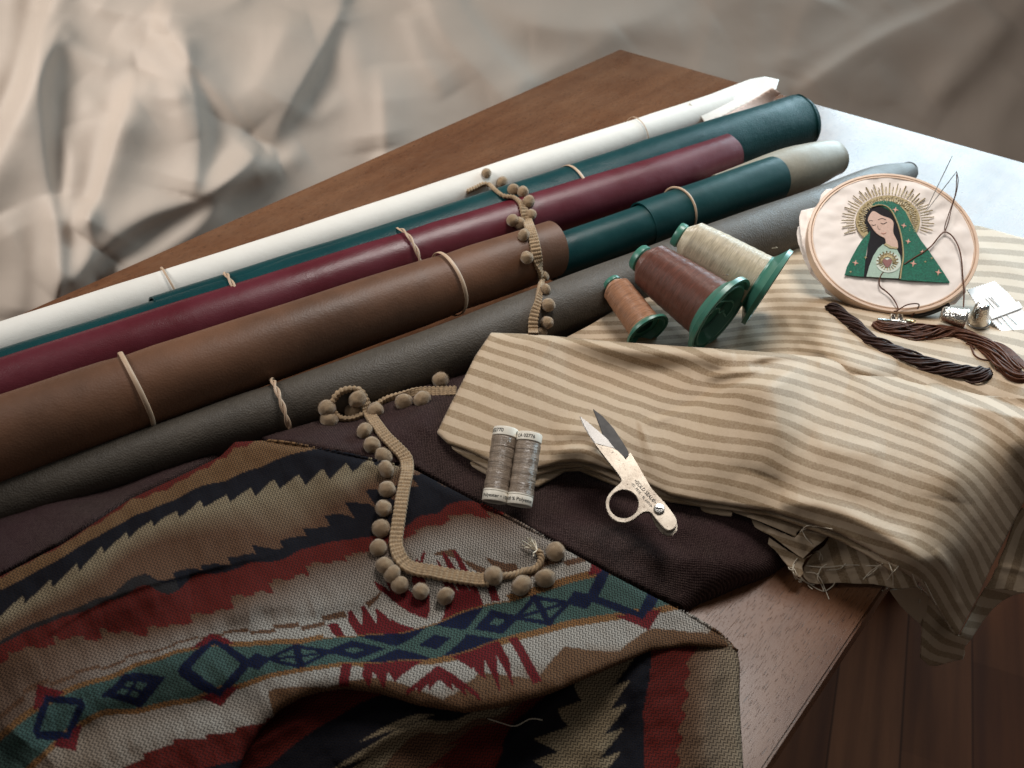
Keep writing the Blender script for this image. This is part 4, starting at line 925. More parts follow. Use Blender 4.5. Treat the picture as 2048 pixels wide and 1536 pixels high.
def winding(prof, c0, ax, mat, parent, seed=0, n=72, ridges=0.00006):
    ax = np.array(list(ax), float); ax /= np.linalg.norm(ax); a = np.array([0, 0, 1.0]); N = np.cross(ax, a); N /= np.linalg.norm(N); B = np.cross(ax, N); c0 = np.array(list(c0))
    pr = smooth_line(prof, 1) if False else np.array(prof); xs = np.linspace(0, 1, 130); cum = np.r_[0, np.cumsum(np.linalg.norm(np.diff(pr, axis=0), axis=1))]; cum /= cum[-1]
    X = np.interp(xs, cum, pr[:, 0]); Rr = np.interp(xs, cum, pr[:, 1]); rr = np.random.default_rng(seed)
    ph = np.arange(n) / n * 2 * math.pi; vs = []; fab = []
    bumps = rr.normal(0, ridges, 130)
    for i in range(130):
        rad = Rr[i] + bumps[i] * np.cos(ph * 1 + i * 0.3) + ridges * 1.5 * np.sin(X[i] * 900 + 1.2 * np.sin(ph + seed)) * (0 < i < 129)
        vs.append(c0 + X[i] * ax + rad[:, None] * (np.cos(ph)[:, None] * N + np.sin(ph)[:, None] * B)); fab.append(np.stack([np.full(n, X[i] * 1000) + 0.25 * np.sin(ph + seed), ph * Rr[i] * 1000 * 0.2, np.zeros(n)], 1))
    fs = [(i*n+k, i*n+(k+1) % n, (i+1)*n+(k+1) % n, (i+1)*n+k) for i in range(129) for k in range(n)]
    me = mesh_np('winding', np.concatenate(vs), fs); fa = me.attributes.new('fab', 'FLOAT_VECTOR', 'POINT'); fa.data.foreach_set('vector', np.concatenate(fab).astype(np.float32).ravel())
    return link('winding', me, mat, parent)

def cone(label, cap, zc, base, zb, r_cap, r_sh, r_th, r_fl, mat, fl_t, seed, clip=False, shoulder=0.16):
    C = P(*cap, zc); Bp = P(*base, zb); ax = Bp - C; L = np.linalg.norm(ax); ax /= L
    root = empty('thread_cone', tuple(Bp - np.array([0, 0, r_fl]))); tag(root, label, 'thread cone', 'thread cones lying on the striped cloth')
    lathe([(0.0012, 0.0), (0.0012, r_cap * 0.55), (0, r_cap * 0.6), (0, r_cap * 0.93), (0.001, r_cap), (L * 0.06, r_cap * 1.03), (L * 0.075, r_cap * 0.9), (L * 0.2, r_cap * 0.8)], C, ax, 'cap', M['green_plastic'], root)
    winding([(L * 0.07, r_cap * 0.9), (L * shoulder, r_sh), (L * 0.4, r_sh + (r_th - r_sh) * 0.45), (L * 0.7, r_sh + (r_th - r_sh) * 0.8), (L - fl_t * 1.1, r_th), (L - fl_t, r_th * 0.9)], C, ax, mat, root, seed)
    b = lathe([(L - fl_t * 1.25, r_th * 0.6), (L - fl_t * 1.2, r_th * 1.0), (L - fl_t * 0.45, r_fl * 0.965), (L - fl_t * 0.42, r_fl), (L, r_fl), (L, r_fl * 0.93), (L - fl_t * 0.3, r_fl * 0.91), (L - fl_t * 0.3, r_fl * 0.84), (L - fl_t * 0.05, r_fl * 0.82), (L - fl_t * 0.05, r_fl * 0.78), (L - L * 0.35, r_fl * 0.45), (L - L * 0.36, 0.0)], C, ax, 'base_flange', M['green_plastic'], root)
    if clip:
        N = np.cross(ax, [0, 0, 1]); N /= np.linalg.norm(N); Bq = np.cross(ax, N)
        q = [(-0.62, 0.50), (-0.45, 0.62), (-0.2, 0.55), (0.1, 0.40), (0.42, 0.22), (0.60, 0.02), (0.62, -0.2), (0.48, -0.32), (0.38, -0.22), (0.22, -0.06), (0.16, 0.06), (-0.05, 0.10), (-0.12, 0.26), (-0.38, 0.42), (-0.5, 0.36), (-0.64, 0.40)]
        MB().tube([Bp - ax * fl_t * 0.25 + r_fl * 0.95 * (-x * N - y * Bq) for x, y in q], 0.0006, 8, False, 6).build('clip', M['green_plastic'], root)
    th = [Bp - ax * fl_t * 0.6 + r_fl * np.array([0, 0, 1.0]), Bp - ax * fl_t * 0.2 + np.array([0.001, 0.0, r_fl * 1.07]), Bp + np.array([-0.002, 0.0, r_fl * 1.12])]
    MB().tube(th, 0.00018, 5, False, 6).build('thread_end', mat, root)
    return root
cone('cone of cream thread with a wide green flange, farthest back of the three cones', (1352, 466), .078, (1538, 577), .054, .0095, .0165, .0215, .0325, M['thread_cream'], 0.008, 3)
cone('large cone of dark brown thread with its hollow green base towards us', (1275, 512), .067, (1442, 633), .050, .0105, .0178, .0232, .0325, M['thread_brown'], 0.0085, 5, True)
cone('small cone of copper tan thread with green cap and flange, nearest on the left', (1222, 562), .052, (1297, 664), .036, .0070, .0112, .0128, .0175, M['thread_copper'], 0.0048, 9)

# ------------------------------------------------------------------ two small spools
def spool(label, top, zt, bot, zb, r_, seed, marks):
    C = P(*top, zt); Bp = P(*bot, zb); ax = Bp - C; L = np.linalg.norm(ax); ax /= L
    root = empty('thread_spool', tuple(Bp)); tag(root, label, 'spool', 'twin taupe thread spools')
    lathe([(0.0008, 0), (0.0008, r_ * 0.86), (0, r_ * 0.9), (0, r_ * 0.97), (0.0006, r_), (L * 0.115, r_), (L * 0.12, r_ * 0.9)], C, ax, 'top_cap', M['white_plastic'], root)
    winding([(L * 0.115, r_ * 0.93), (L * 0.14, r_ * 0.985), (L * 0.5, r_ * 0.975), (L * 0.85, r_ * 0.985), (L * 0.865, r_ * 0.93)], C, ax, M['thread_taupe'], root, seed, ridges=0.0001)
    lathe([(L * 0.845, r_ * 0.9), (L * 0.85, r_), (L * 0.868, r_ * 1.01), (L * 0.875, r_ * 0.975), (L * 0.885, r_), (L * 0.99, r_), (L, r_ * 0.97), (L, r_ * 0.90), (L * 0.985, r_ * 0.87), (L * 0.97, r_ * 0.45), (L * 0.97, r_ * 0.35), (L * 0.93, r_ * 0.3), (L * 0.93, 0)], C, ax, 'bottom_cap', M['white_plastic'], root)
    mid = (C + Bp) / 2; f = CAM - mid; f = f - ax * (f @ ax); f /= np.linalg.norm(f); tg = np.cross(ax, f); 
    if px_of(mid + tg * 0.01)[0] < px_of(mid)[0]: tg = -tg
    for (txt, x, a0, hgt) in marks:
        vs, fs = text_verts(txt); k = hgt / 0.7; ang = a0 + vs[:, 0] * k / r_; xx = x * L - vs[:, 1] * k
        X = C + xx[:, None] * ax + (r_ + 0.00012) * (np.cos(ang)[:, None] * f + np.sin(ang)[:, None] * tg)
        link('lettering', mesh_np('lettering', X, fs, False), M['black_ink'], root)
spool('taupe thread spool on the left of its twin, with cream plastic ends', (1012, 858), .061, (989, 1004), .037, .0077, 2, [('CA02770', 0.082, -1.75, .0022), ('G', 0.082, 0.98, .0026), ('Polyester \u2022 100', 0.960, -1.15, .0020)])
spool('taupe thread spool on the right of its twin, nearest the scissors', (1060, 868), .061, (1038, 1011), .037, .0077, 6, [('CA 02776', 0.085, -1.1, .0020), ('100 % Polyester', 0.960, -1.3, .0020)])

# ------------------------------------------------------------------ thread snips
z7 = lambda L: [(940 + x / 4.452, 800 + y / 4.452) for x, y in L]
pl_s = Plane.three((1187, 815, .0655), (1345, 1068, .047), (1220, 1010, .049))
snips = empty('thread_snips', tuple(pl_s.at(1266, 940).tolist())); tag(snips, 'worn metal thread scissors with one finger ring and open pointed blades', 'scissors')
t = NT('aged nickel plated steel'); o_ = t.obj(); n = t.noise(o_, 90, 5, 0.65); n2 = t.noise(o_, 420, 4, 0.7)
c = t.mix(t.map_range(n, 0.35, 0.65), (0.31, 0.26, 0.21), (0.44, 0.385, 0.32)); c = t.mix(t.map_range(n2, 0.63, 0.69), c, (0.10, 0.065, 0.045))
M['snips'] = t.done(c, t.map_range(n, 0.3, 0.7, 0.30, 0.42), t.bump(n, 0.0002, 0.4), metal=t.map_range(n2, 0.66, 0.72, 0.85, 0.1))
t = NT('ground grey steel'); o_ = t.obj(); n = t.noise(o_, 60, 4, 0.6)
M['blade_steel'] = t.done(t.mix(n, (0.22, 0.21, 0.20), (0.38, 0.36, 0.34)), 0.38, metal=0.9)
upper = smooth_line(z7([(1110, 385), (1155, 400), (1290, 435), (1380, 520), (1480, 640), (1600, 770), (1720, 900), (1800, 1000), (1838, 1065), (1836, 1110), (1805, 1148), (1760, 1158), (1715, 1125), (1650, 1050), (1610, 1003), (1560, 993), (1510, 1018), (1455, 1062), (1385, 1088), (1310, 1080), (1250, 1035), (1215, 965), (1213, 890), (1243, 832), (1290, 782), (1332, 745), (1350, 715), (1322, 660), (1250, 570), (1180, 480)]), 3, True)
ring = [(940 + (1370 + 133 * math.cos(a)) / 4.452, 800 + (925 + 128 * math.sin(a)) / 4.452) for a in np.linspace(0, 2 * math.pi, 40, endpoint=False)]
plate('upper_shank', upper, pl_s, 0, .0022, M['snips'], snips, [ring], 0.0004)
plate('upper_blade', z7([(975, 138), (1050, 195), (1130, 262), (1225, 345), (1290, 432), (1200, 410), (1112, 385), (1060, 310), (1008, 220)]), pl_s, -0.0001, .0017, M['blade_steel'], snips, (), 0.0003)
plate('lower_blade', z7([(1093, 55), (1180, 120), (1280, 230), (1350, 335), (1412, 435), (1416, 468), (1385, 500), (1325, 470), (1270, 410), (1195, 330), (1150, 200)]), pl_s, -0.0026, .0016, M['black_metal'], snips, (), 0.0003)
plate('lower_shank', z7([(1395, 488), (1430, 440), (1500, 560), (1580, 700), (1650, 820), (1725, 915), (1790, 985), (1850, 1090), (1845, 1140), (1810, 1180), (1765, 1190), (1715, 1165), (1660, 1100), (1625, 1030), (1560, 900), (1440, 640), (1385, 540)]), pl_s, -0.0028, .0018, M['snips'], snips, (), 0.0004)
text_plane('\u2022GOLD SEAL\u00ae\u2022', z7([(1458, 722)])[0], z7([(1640, 925)])[0], pl_s, .0001, M['black_ink'], snips, hscale=1.1)
text_plane('\u2022ST. PETE. - FL 33713\u2022', z7([(1432, 748)])[0], z7([(1610, 958)])[0], pl_s, .0001, M['black_ink'], snips, hscale=1.05)
sp0 = pl_s.at(*z7([(1685, 973)])[0]); scr = lathe([(0, .0031), (0.0010, .0031), (0.0016, .0026), (0.0018, .0), ], sp0, pl_s.n, 'screw', M['steel'], snips, 32, 30)
plate('screw_slot', z7([(1648, 966), (1722, 975), (1721, 985), (1647, 976)]), pl_s, .00195, .0003, M['black_ink'], scr)

# ------------------------------------------------------------------ embroidery hoop
ha, hb = R(26), R(-6); hn = np.array([math.sin(hb) * math.cos(ha), -math.sin(ha), math.cos(ha) * math.cos(hb)]); hn /= np.linalg.norm(hn)
HC = P(1785, 480, .062); HP_ = Plane(HC, hn); he1 = np.cross([0, 1, 0], hn); he1 /= np.linalg.norm(he1); he2 = np.cross(hn, he1); HR = .066
hoop = empty('embroidery_hoop', tuple(HC - hn * .01)); tag(hoop, 'round wooden embroidery hoop showing a veiled woman in a green mantle with golden rays', 'embroidery hoop')
lathe([(-.010, HR - .0024), (-.0005, HR - .0026), (0, HR - .0022), (0, HR - .0004), (-.0006, HR), (-.0095, HR), (-.010, HR - .0006), (-.010, HR - .0024)], HC, hn, 'outer_ring', M['hoop_wood'], hoop, 120, 50)
lathe([(-.010, HR - .0044), (-.0008, HR - .0044), (-.0002, HR - .0041), (-.0002, HR - .0033), (-.0006, HR - .0029), (-.010, HR - .0029), (-.010, HR - .0044)], HC, hn, 'inner_ring', M['hoop_wood'], hoop, 120, 50)
nr, na_ = 46, 150; vs = []; rd = HR - .0042
for i in range(nr + 1):
    r_ = rd * i / nr
    for k in range(na_):
        a = k / na_ * 2 * math.pi; x, y = r_ * math.cos(a), r_ * math.sin(a); q = np.array([[x * 1000, y * 1000]])
        rim = max(0, (r_ / rd - 0.62)) / 0.38
        hh = 0.0011 * rim * (math.sin(a * 13 + 2) * 0.5 + math.sin(a * 7 + 1) + 0.6 * math.sin(a * 23)) * (0.5 + 0.5 * math.sin(a + 0.6)) * (1 - rim**6) + 0.0005 * float(vnoise(q, 22, 77)[0])
        vs.append(HC + he1 * x + he2 * y + hn * (hh - 0.0012 + 0.0004 * rim))
fs = [(i*na_+k, i*na_+(k+1) % na_, (i+1)*na_+(k+1) % na_, (i+1)*na_+k) for i in range(nr) for k in range(na_)]
link('stretched_cloth', mesh_np('stretched_cloth', np.array(vs), fs), M['hoop_cloth'], hoop)
# loose cloth behind the hoop
z5 = lambda L: [(1560 + x / 4.197, 320 + y / 4.197) for x, y in L]
under = Plane(HC - hn * .012, hn); under2 = Plane(HC - hn * .016, hn)
def cz(pl_, u, v): return float(pl_.at(u, v)[2])
o1 = z5([(420, 240), (385, 248), (345, 290), (330, 350), (300, 395), (240, 410), (178, 425), (160, 480), (165, 560), (185, 700), (240, 850), (330, 1000), (400, 1080), (440, 1160), (520, 1200), (620, 1220), (900, 1270), (1470, 1210), (1560, 1110), (1540, 700), (900, 300)])
sheet('loose_cloth', o1, [(u, v, cz(under, u, v)) for u, v in o1[::2]] + [(1780, 480, cz(under, 1780, 480))], M['hoop_cloth'], [(z5([(330, 360), (250, 480), (230, 640), (280, 800), (380, 960)]), 3, 8, 12, .1, .1), (z5([(430, 1060), (470, 1140), (600, 1200)]), 2, 5, 6)], step=3.5, thick=.0006, parent=hoop, crumple=((34, .9, 81),))
o2 = z5([(300, 480), (240, 520), (150, 560), (140, 620), (150, 690), (200, 830), (262, 960), (330, 1020), (372, 1070), (380, 1110), (450, 1150), (640, 1200), (900, 1000), (700, 600)])
sheet('loose_cloth', o2, [(u, v, cz(under2, u, v)) for u, v in o2[::2]] + [(1700, 520, cz(under2, 1700, 520))], M['hoop_cloth'], [(z5([(200, 600), (220, 760), (300, 920)]), 2, 7, 8)], step=3.5, thick=.0006, parent=hoop, crumple=((30, .9, 82),))
E5 = lambda name, pts, mat, off, th=.0006, par=None, sm=True: plate(name, smooth_line(z5(pts), 4, True) if sm else z5(pts), HP_, off, th, mat, par or hoop)
# halo and rays
hc = (905, 510)
halo_o = [(hc[0] + 270 * math.cos(a), hc[1] + 212 * math.sin(a)) for a in np.linspace(0, 2 * math.pi, 60, endpoint=False)]
E5('halo', halo_o, M['gold_thread'], .0003, par=hoop)
mb = MB(); 
for k in range(44):
    a = R(160 + k * (220.0 / 43))
    x0, y0 = hc[0] + 285 * math.cos(a), hc[1] + 224 * math.sin(a); ln = 1.34 if k % 2 == 0 else 1.20
    x1, y1 = hc[0] + 290 * ln * math.cos(a), hc[1] + 236 * ln * math.sin(a)
    pa, pb = z5([(x0, y0), (x1, y1)]); mb.tube([HP_.at(*pa, .0003), HP_.at(*pb, .0002)], .00048 if k % 2 == 0 else .0004, 6)
for k in range(90):
    a = R(150 + k * 2.7); q = 0.80 + 0.10 * math.sin(k * 2.3); pa, pb = z5([(hc[0] + 270 * q * math.cos(a), hc[1] + 212 * q * math.sin(a)), (hc[0] + 270 * (q + .05) * math.cos(a + .04), hc[1] + 212 * (q + .05) * math.sin(a + .04))])
    mb.tube([HP_.at(*pa, .0007), HP_.at(*pb, .0007)], .0004, 5)
mb.build('halo_rays', M['gold_thread'], hoop)
M['halo_light'] = flat('pale gold stitching', (0.60, 0.50, 0.33), 0.5, scale=900, var=0.3)
mb = MB()
for k in range(46):
    a = R(150 + k * 5.2); q = 0.74 + 0.03 * math.sin(k * 1.7); pa, pb = z5([(hc[0] + 270 * q * math.cos(a), hc[1] + 212 * q * math.sin(a)), (hc[0] + 270 * (q + .16) * math.cos(a), hc[1] + 212 * (q + .16) * math.sin(a))])
    mb.tube([HP_.at(*pa, .0005), HP_.at(*pb, .0005)], .0005, 5)
mb.build('halo_stitches', M['halo_light'], hoop)
mantle = E5('mantle', [(760, 385), (800, 358), (860, 345), (930, 352), (1000, 385), (1050, 440), (1090, 520), (1130, 600), (1180, 680), (1240, 760), (1310, 860), (1370, 950), (1420, 1030), (1418, 1036), (1300, 1030), (1150, 1020), (1000, 1010), (1010, 900), (1030, 760), (1015, 640), (975, 520), (920, 430), (850, 395)], M['green_thread'], .0010, sm=False)
E5('mantle_fold', [(735, 625), (755, 600), (750, 660), (725, 760), (712, 860), (700, 985), (620, 978), (540, 970), (560, 900), (600, 820), (650, 730), (690, 670)], M['green_thread'], .0010, sm=False)
E5('hair', [(700, 480), (712, 430), (750, 400), (820, 392), (890, 410), (940, 460), (980, 540), (1010, 640), (1025, 740), (1015, 860), (1000, 1005), (720, 985), (690, 982), (700, 900), (730, 790), (740, 700), (745, 620), (715, 560)], M['black_thread'], .0008, sm=False)
E5('face', [(735, 500), (760, 450), (790, 440), (850, 475), (920, 500), (948, 535), (945, 590), (950, 630), (980, 690), (985, 745), (960, 745), (900, 735), (885, 700), (875, 665), (830, 640), (790, 605), (760, 560), (738, 525)], M['skin_thread'], .0015, sm=True)
E5('dress', [(860, 715), (920, 745), (975, 755), (1005, 810), (1012, 880), (1000, 940), (990, 1000), (860, 995), (722, 985), (745, 900), (780, 810), (820, 750)], M['mint_thread'], .0014, sm=False)
E5('neckline', [(880, 705), (930, 735), (975, 742), (978, 756), (920, 752), (868, 722)], M['gold_thread'], .0019, sm=False)
mb = MB()
tr = [(765, 402), (830, 385), (890, 398), (935, 440), (975, 520), (1005, 610), (1025, 720), (1030, 830), (1015, 920), (1005, 1005)]
mb.tube([HP_.at(*q, .0013) for q in z5(tr)], .0006, 6, False, 5); mb.build('mantle_trim', M['gold_thread'], hoop)
oval = [(905 + 105 * math.cos(a), 870 + 85 * math.sin(a)) for a in np.linspace(0, 2 * math.pi, 30, endpoint=False)]
E5('emblem', oval, flat('pale mint stitching', (0.55, 0.60, 0.52), 0.5), .0018, sm=False)
mb = MB()
for k in range(22):
    a = R(170 + k * 9.6); r0 = 42; r1 = 92 if k % 2 == 0 else 74
    pa, pb = z5([(895 + r0 * math.cos(a), 868 + r0 * math.sin(a)), (895 + r1 * math.cos(a), 868 + r1 * math.sin(a))]); mb.tube([HP_.at(*pa, .0020), HP_.at(*pb, .0020)], .0005, 5)
for k in range(8):
    a = R(15 + k * 20); pa, pb = z5([(900 + 45 * math.cos(a), 870 + 40 * math.sin(a)), (900 + 80 * math.cos(a), 870 + 66 * math.sin(a))]); mb.tube([HP_.at(*pa, .0020), HP_.at(*pb, .0020)], .0004, 5)
mb.build('emblem_rays', M['gold_thread'], hoop)
E5('emblem_heart', [(893, 915), (862, 880), (855, 855), (872, 842), (893, 852), (915, 842), (932, 858), (925, 885)], M['heart_thread'], .0023, sm=True)
mb = MB()       # closed eyes, brows, nose, mouth
for L, r_ in (([(765, 552), (780, 558), (798, 552)], .0003), ([(842, 538), (862, 546), (890, 532)], .0003), ([(742, 522), (755, 516), (775, 522)], .00022), ([(818, 512), (850, 500), (885, 512)], .00022), ([(815, 560), (822, 590), (838, 588)], .00015)):
    mb.tube([HP_.at(*q, .0016) for q in z5(L)], r_, 5, False, 4)
mb.build('eyes', M['black_thread'], hoop)
mb = MB(); mb.tube([HP_.at(*q, .0016) for q in z5([(845, 622), (865, 628), (885, 618)])], .0004, 5, False, 4); mb.build('mouth', M['rose_thread'], hoop)
for (x, y, q) in [(965, 425, 26), (1035, 558, 24), (1072, 690, 24), (1115, 875, 30), (1190, 778, 22), (1325, 950, 28), (630, 870, 26), (715, 825, 14), (1215, 860, 12), (590, 945, 12), (1270, 830, 12)]:
    st = [(x + (q if k % 2 == 0 else q * .32) * math.cos(R(45 * k + 10)), y + (q if k % 2 == 0 else q * .32) * math.sin(R(45 * k + 10))) for k in range(8)]
    E5('star', st, M['rose_thread'] if q > 20 else M['gold_thread'], .0014, sm=False)
# clamp screw
mb = MB(); mb.tube([V(1755, 640, .034), V(1812, 645, .034)], .0016, 10); mb.tube([V(1800, 628, .037), V(1800, 645, .032)], .0022, 8); mb.tube([V(1785, 628, .037), V(1785, 645, .032)], .0022, 8); mb.build('clamp', M['steel'], hoop)
MB().tube([V(1811, 644, .034), V(1830, 646, .034)], .0024, 12).build('clamp_knob', M['brass'], hoop)
MB().tube([HC + he1 * (HR + .001) * math.cos(a) + he2 * (HR + .001) * math.sin(a) - hn * .006 for a in np.linspace(R(-118), R(-62), 20)], .0018, 8).build('clamp_bracket', M['black_metal'], hoop)
# needles and floss resting on the hoop
def needle_obj(label, a, b, r_=.00033):
    mb = MB(); n_ = 12; pts = [a + (b - a) * k / n_ for k in range(n_ + 1)]; rad = [r_ * (0.15 + 0.85 * min(1, k / 3)) for k in range(n_ + 1)]; rad[-1] *= .6
    mb.add(*tube_arrays(pts, np.array(rad), 8)); o = mb.build('needle', M['steel'], None); tag(o, label, 'needle', 'sewing needles'); return o
def ab(p, q, za, zb_): (u0, v0), (u1, v1) = z5([p, q]); return HP_.at(u0, v0, za), HP_.at(u1, v1, zb_)
needle_obj('steel needle stuck upright in the hoop cloth, without thread', *ab((1205, 465), (1372, 95), -.001, .020))
needle_obj('steel needle stuck in the hoop cloth with brown floss through its eye', *ab((1215, 445), (1422, 198), -.001, .016))
mb = MB(); h5 = lambda L, o_=.0012: [HP_.at(*z5([q[:2]])[0], q[2] if len(q) > 2 else o_) for q in L]
mb.tube(h5([(1420, 200, .016), (1445, 250, .013), (1450, 320, .008), (1425, 430, .004), (1405, 530, .003), (1378, 612, .0015)]), .00035, 6, False, 6)
mb.tube(h5([(1425, 215, .015), (1442, 330, .008), (1400, 480, .004), (1375, 560, .003), (1378, 612, .0015)]), .00035, 6, False, 6)
mb.tube(h5([(1040, 882), (1110, 835), (1200, 780), (1270, 725), (1330, 650), (1378, 612), (1440, 645), (1495, 740), (1520, 860), (1528, 980), (1540, 1100), (1535, 1240)]), .00055, 6, False, 6)
mb.tube(h5([(940, 915), (890, 930), (850, 965), (828, 1020), (838, 1070), (880, 1105), (930, 1150), (970, 1210), (985, 1270, .002), (950, 1280, .002)]), .00055, 6, False, 6)
mb.tube(h5([(985, 1270, .002), (1060, 1230, .003), (1160, 1225, .002), (1120, 1290, -.004), (1080, 1330, -.006)]), .0005, 6, False, 6)
fl_ = mb.build('embroidery_floss', M['floss_red'], None); tag(fl_, 'single strand of brown floss trailing across the embroidered picture', 'thread')
# ------------------------------------------------------------------ skeins
z6 = lambda L: [(1640 + x / 5.02, 560 + y / 5.02) for x, y in L]
bpy.context.view_layer.update(); DG = bpy.context.evaluated_depsgraph_get()
def skein(name_label, path, r0, mat, n_str, twist, sr, seed, spread=None, lift=0.002, group='skeins of brown embroidery floss'):
    pts = [np.array(list(hit(u, v, lift))) for u, v in path]; C = smooth_line(pts, 12); n = len(C); rr = np.random.default_rng(seed)
    T = np.gradient(C, axis=0); T /= np.linalg.norm(T, axis=1)[:, None]; S = np.cross(T, [0, 0, 1.0]); S /= np.linalg.norm(S, axis=1)[:, None]; U = np.cross(S, T)
    mb = MB(); s = np.linspace(0, 1, n); env = np.clip(np.minimum(s, 1 - s) / 0.05, 0.35, 1) ** 0.5
    W = np.interp(s, [a for a, _ in spread], [b for _, b in spread]) if spread else np.ones(n)
    for k in range(n_str):
        a0 = k / n_str * 2 * math.pi * 3; q = math.sqrt((k + 0.5) / n_str); ph = rr.uniform(0, 6)
        ang = a0 + twist * s * 2 * math.pi; rad = r0 * q * (1 + 0.22 * np.sin(s * 15 + ph) + 0.1 * np.sin(s * 41 + 2 * ph)); ang = ang + 0.35 * np.sin(s * 11 + ph)
        X = C + (rad * env * W * np.cos(ang))[:, None] * S + (rad * env * np.sin(ang) * 0.7)[:, None] * U
        mb.tube(X, sr, 6)
    o = mb.build('skein', mat, None); tag(o, name_label, 'skein', group); return o, C
sk1, C1 = skein('darker brown twisted floss skein lying diagonally nearest the hoop bottom', z6([(85, 265), (150, 300), (260, 390), (360, 480), (470, 580), (620, 665), (800, 740), (1000, 830), (1200, 880), (1400, 925), (1580, 950), (1700, 925)]), .0056, M['floss'], 46, 1.7, .00078, 3, [(0, 1.05), (.3, .8), (.6, 1.2), (.85, 1.35), (1, 1.0)], lift=.003)
sk2, C2 = skein('redder brown floss skein looped and running off to the right edge', z6([(575, 430), (620, 480), (720, 500), (900, 520), (1100, 520), (1300, 520), (1480, 570), (1650, 650), (1780, 760), (1880, 880), (1960, 960), (2060, 970)]), .0054, M['floss_red'], 44, 0.6, .00072, 4, [(0, .9), (.2, 1.5), (.35, 1.8), (.5, 1.2), (.75, 1.25), (1, 1.1)], lift=.003)
sk2b = MB()
for k in range(7):
    L = [(1500 + k*6, 560 + k*9), (1600, 600 + k*10), (1780, 630 + k*10), (1900, 690 + k*11), (2000, 780 + k*10), (2080, 860 + k*9)]
    sk2b.tube([hit(*z6([q])[0], .0012) for q in L], .0007, 6, False, 6)
for L in ([(1350, 520), (1420, 590), (1490, 620), (1520, 680), (1560, 760), (1650, 800), (1780, 800)], [(1470, 640), (1500, 600), (1480, 550), (1380, 530)], [(1480, 640), (1530, 660), (1550, 690)]):
    sk2b.tube([hit(*z6([q])[0], .0014) for q in L], .0006, 6, False, 6)
sb = sk2b.build('loose_loop', M['floss_red'], sk2)

# ------------------------------------------------------------------ thimbles
def thimble(label, a, b, ra, rb):
    root = empty('thimble', tuple((a + b) / 2)); tag(root, label, 'thimble', 'steel thimbles'); ax = b - a; L = np.linalg.norm(ax)
    o = lathe([(0, 0), (L * .01, ra * .6), (L * .05, ra * .88), (L * .12, ra), (L * .9, rb * .96), (L * .91, rb * .93), (L * .93, rb * 1.0), (L, rb * 1.02), (L, rb * .93), (L * .3, ra * .85), (L * .1, 0)], a, ax, 'shell', M['thimble'], root, 48, 40)
    lathe([(L * .90, rb * .96), (L * .92, rb * 1.06), (L * .98, rb * 1.06), (L * 1.0, rb)], a, ax, 'rim', M['steel'], root, 48, 60)
t = NT('dimpled polished steel'); v = t.n('ShaderNodeTexVoronoi'); v.inputs['Scale'].default_value = 900; t.l(t.obj(), v.inputs['Vector'])
M['thimble'] = t.done((0.66, 0.64, 0.60), 0.2, t.bump(v.outputs['Distance'], .0004, 0.6), metal=1.0)
tz = float(hit(1900, 660)[2])
thimble('steel thimble lying on its side, left of the other', P(1881, 627, tz + .008), P(1932, 640, tz + .008), .0062, .0080)
thimble('steel thimble standing on its rim beside the white needle card', P(1966, 608, tz + .019), P(1956, 646, tz + .000), .0050, .0076)
# ------------------------------------------------------------------ needle card
cz_ = float(hit(1985, 668)[2]) + .0012
cpl = Plane(P(1990, 625, cz_), (0.0, -0.10, 1.0)); card_r = empty('needle_card', tuple(P(1990, 625, cz_).tolist())); tag(card_r, 'white zigzag-edged cloth card holding sewing needles under a band', 'needle card')
def pinked(pts, pitch=5.0, amp=1.8):
    out = []
    for i in range(len(pts)):
        a = np.array(pts[i]); b = np.array(pts[(i+1) % len(pts)]); L = np.linalg.norm(b - a); n_ = max(1, int(L / pitch)); nn_ = np.array([-(b - a)[1], (b - a)[0]]) / L
        for k in range(n_):
            out.append(a + (b - a) * k / n_); out.append(a + (b - a) * (k + .5) / n_ + nn_ * amp)
    return [tuple(q) for q in out]
plate('card', pinked(z6([(1470, 95), (1755, 5), (1900, 135), (2005, 260), (2120, 400), (2200, 520), (1930, 612), (1800, 500), (1690, 385), (1560, 235)])), cpl, 0, .0008, M['card'], card_r)
plate('band', z6([(1675, 330), (1990, 225), (2030, 290), (1720, 405)]), cpl, .0014, .0010, M['card'], card_r, (), .0002)
for L in ([(1660, 190), (1730, 260), (1850, 400), (1940, 510)], [(1690, 180), (1790, 275), (1890, 375), (1975, 450)], [(1715, 175), (1800, 270)], [(1770, 390), (1825, 445)]):
    a_, b_ = z6([L[0], L[-1]]); mb = MB(); mb.tube([cpl.at(*a_, .0004), cpl.at(*b_, .0004)], .00028, 6); mb.build('needle', M['steel'], card_r)

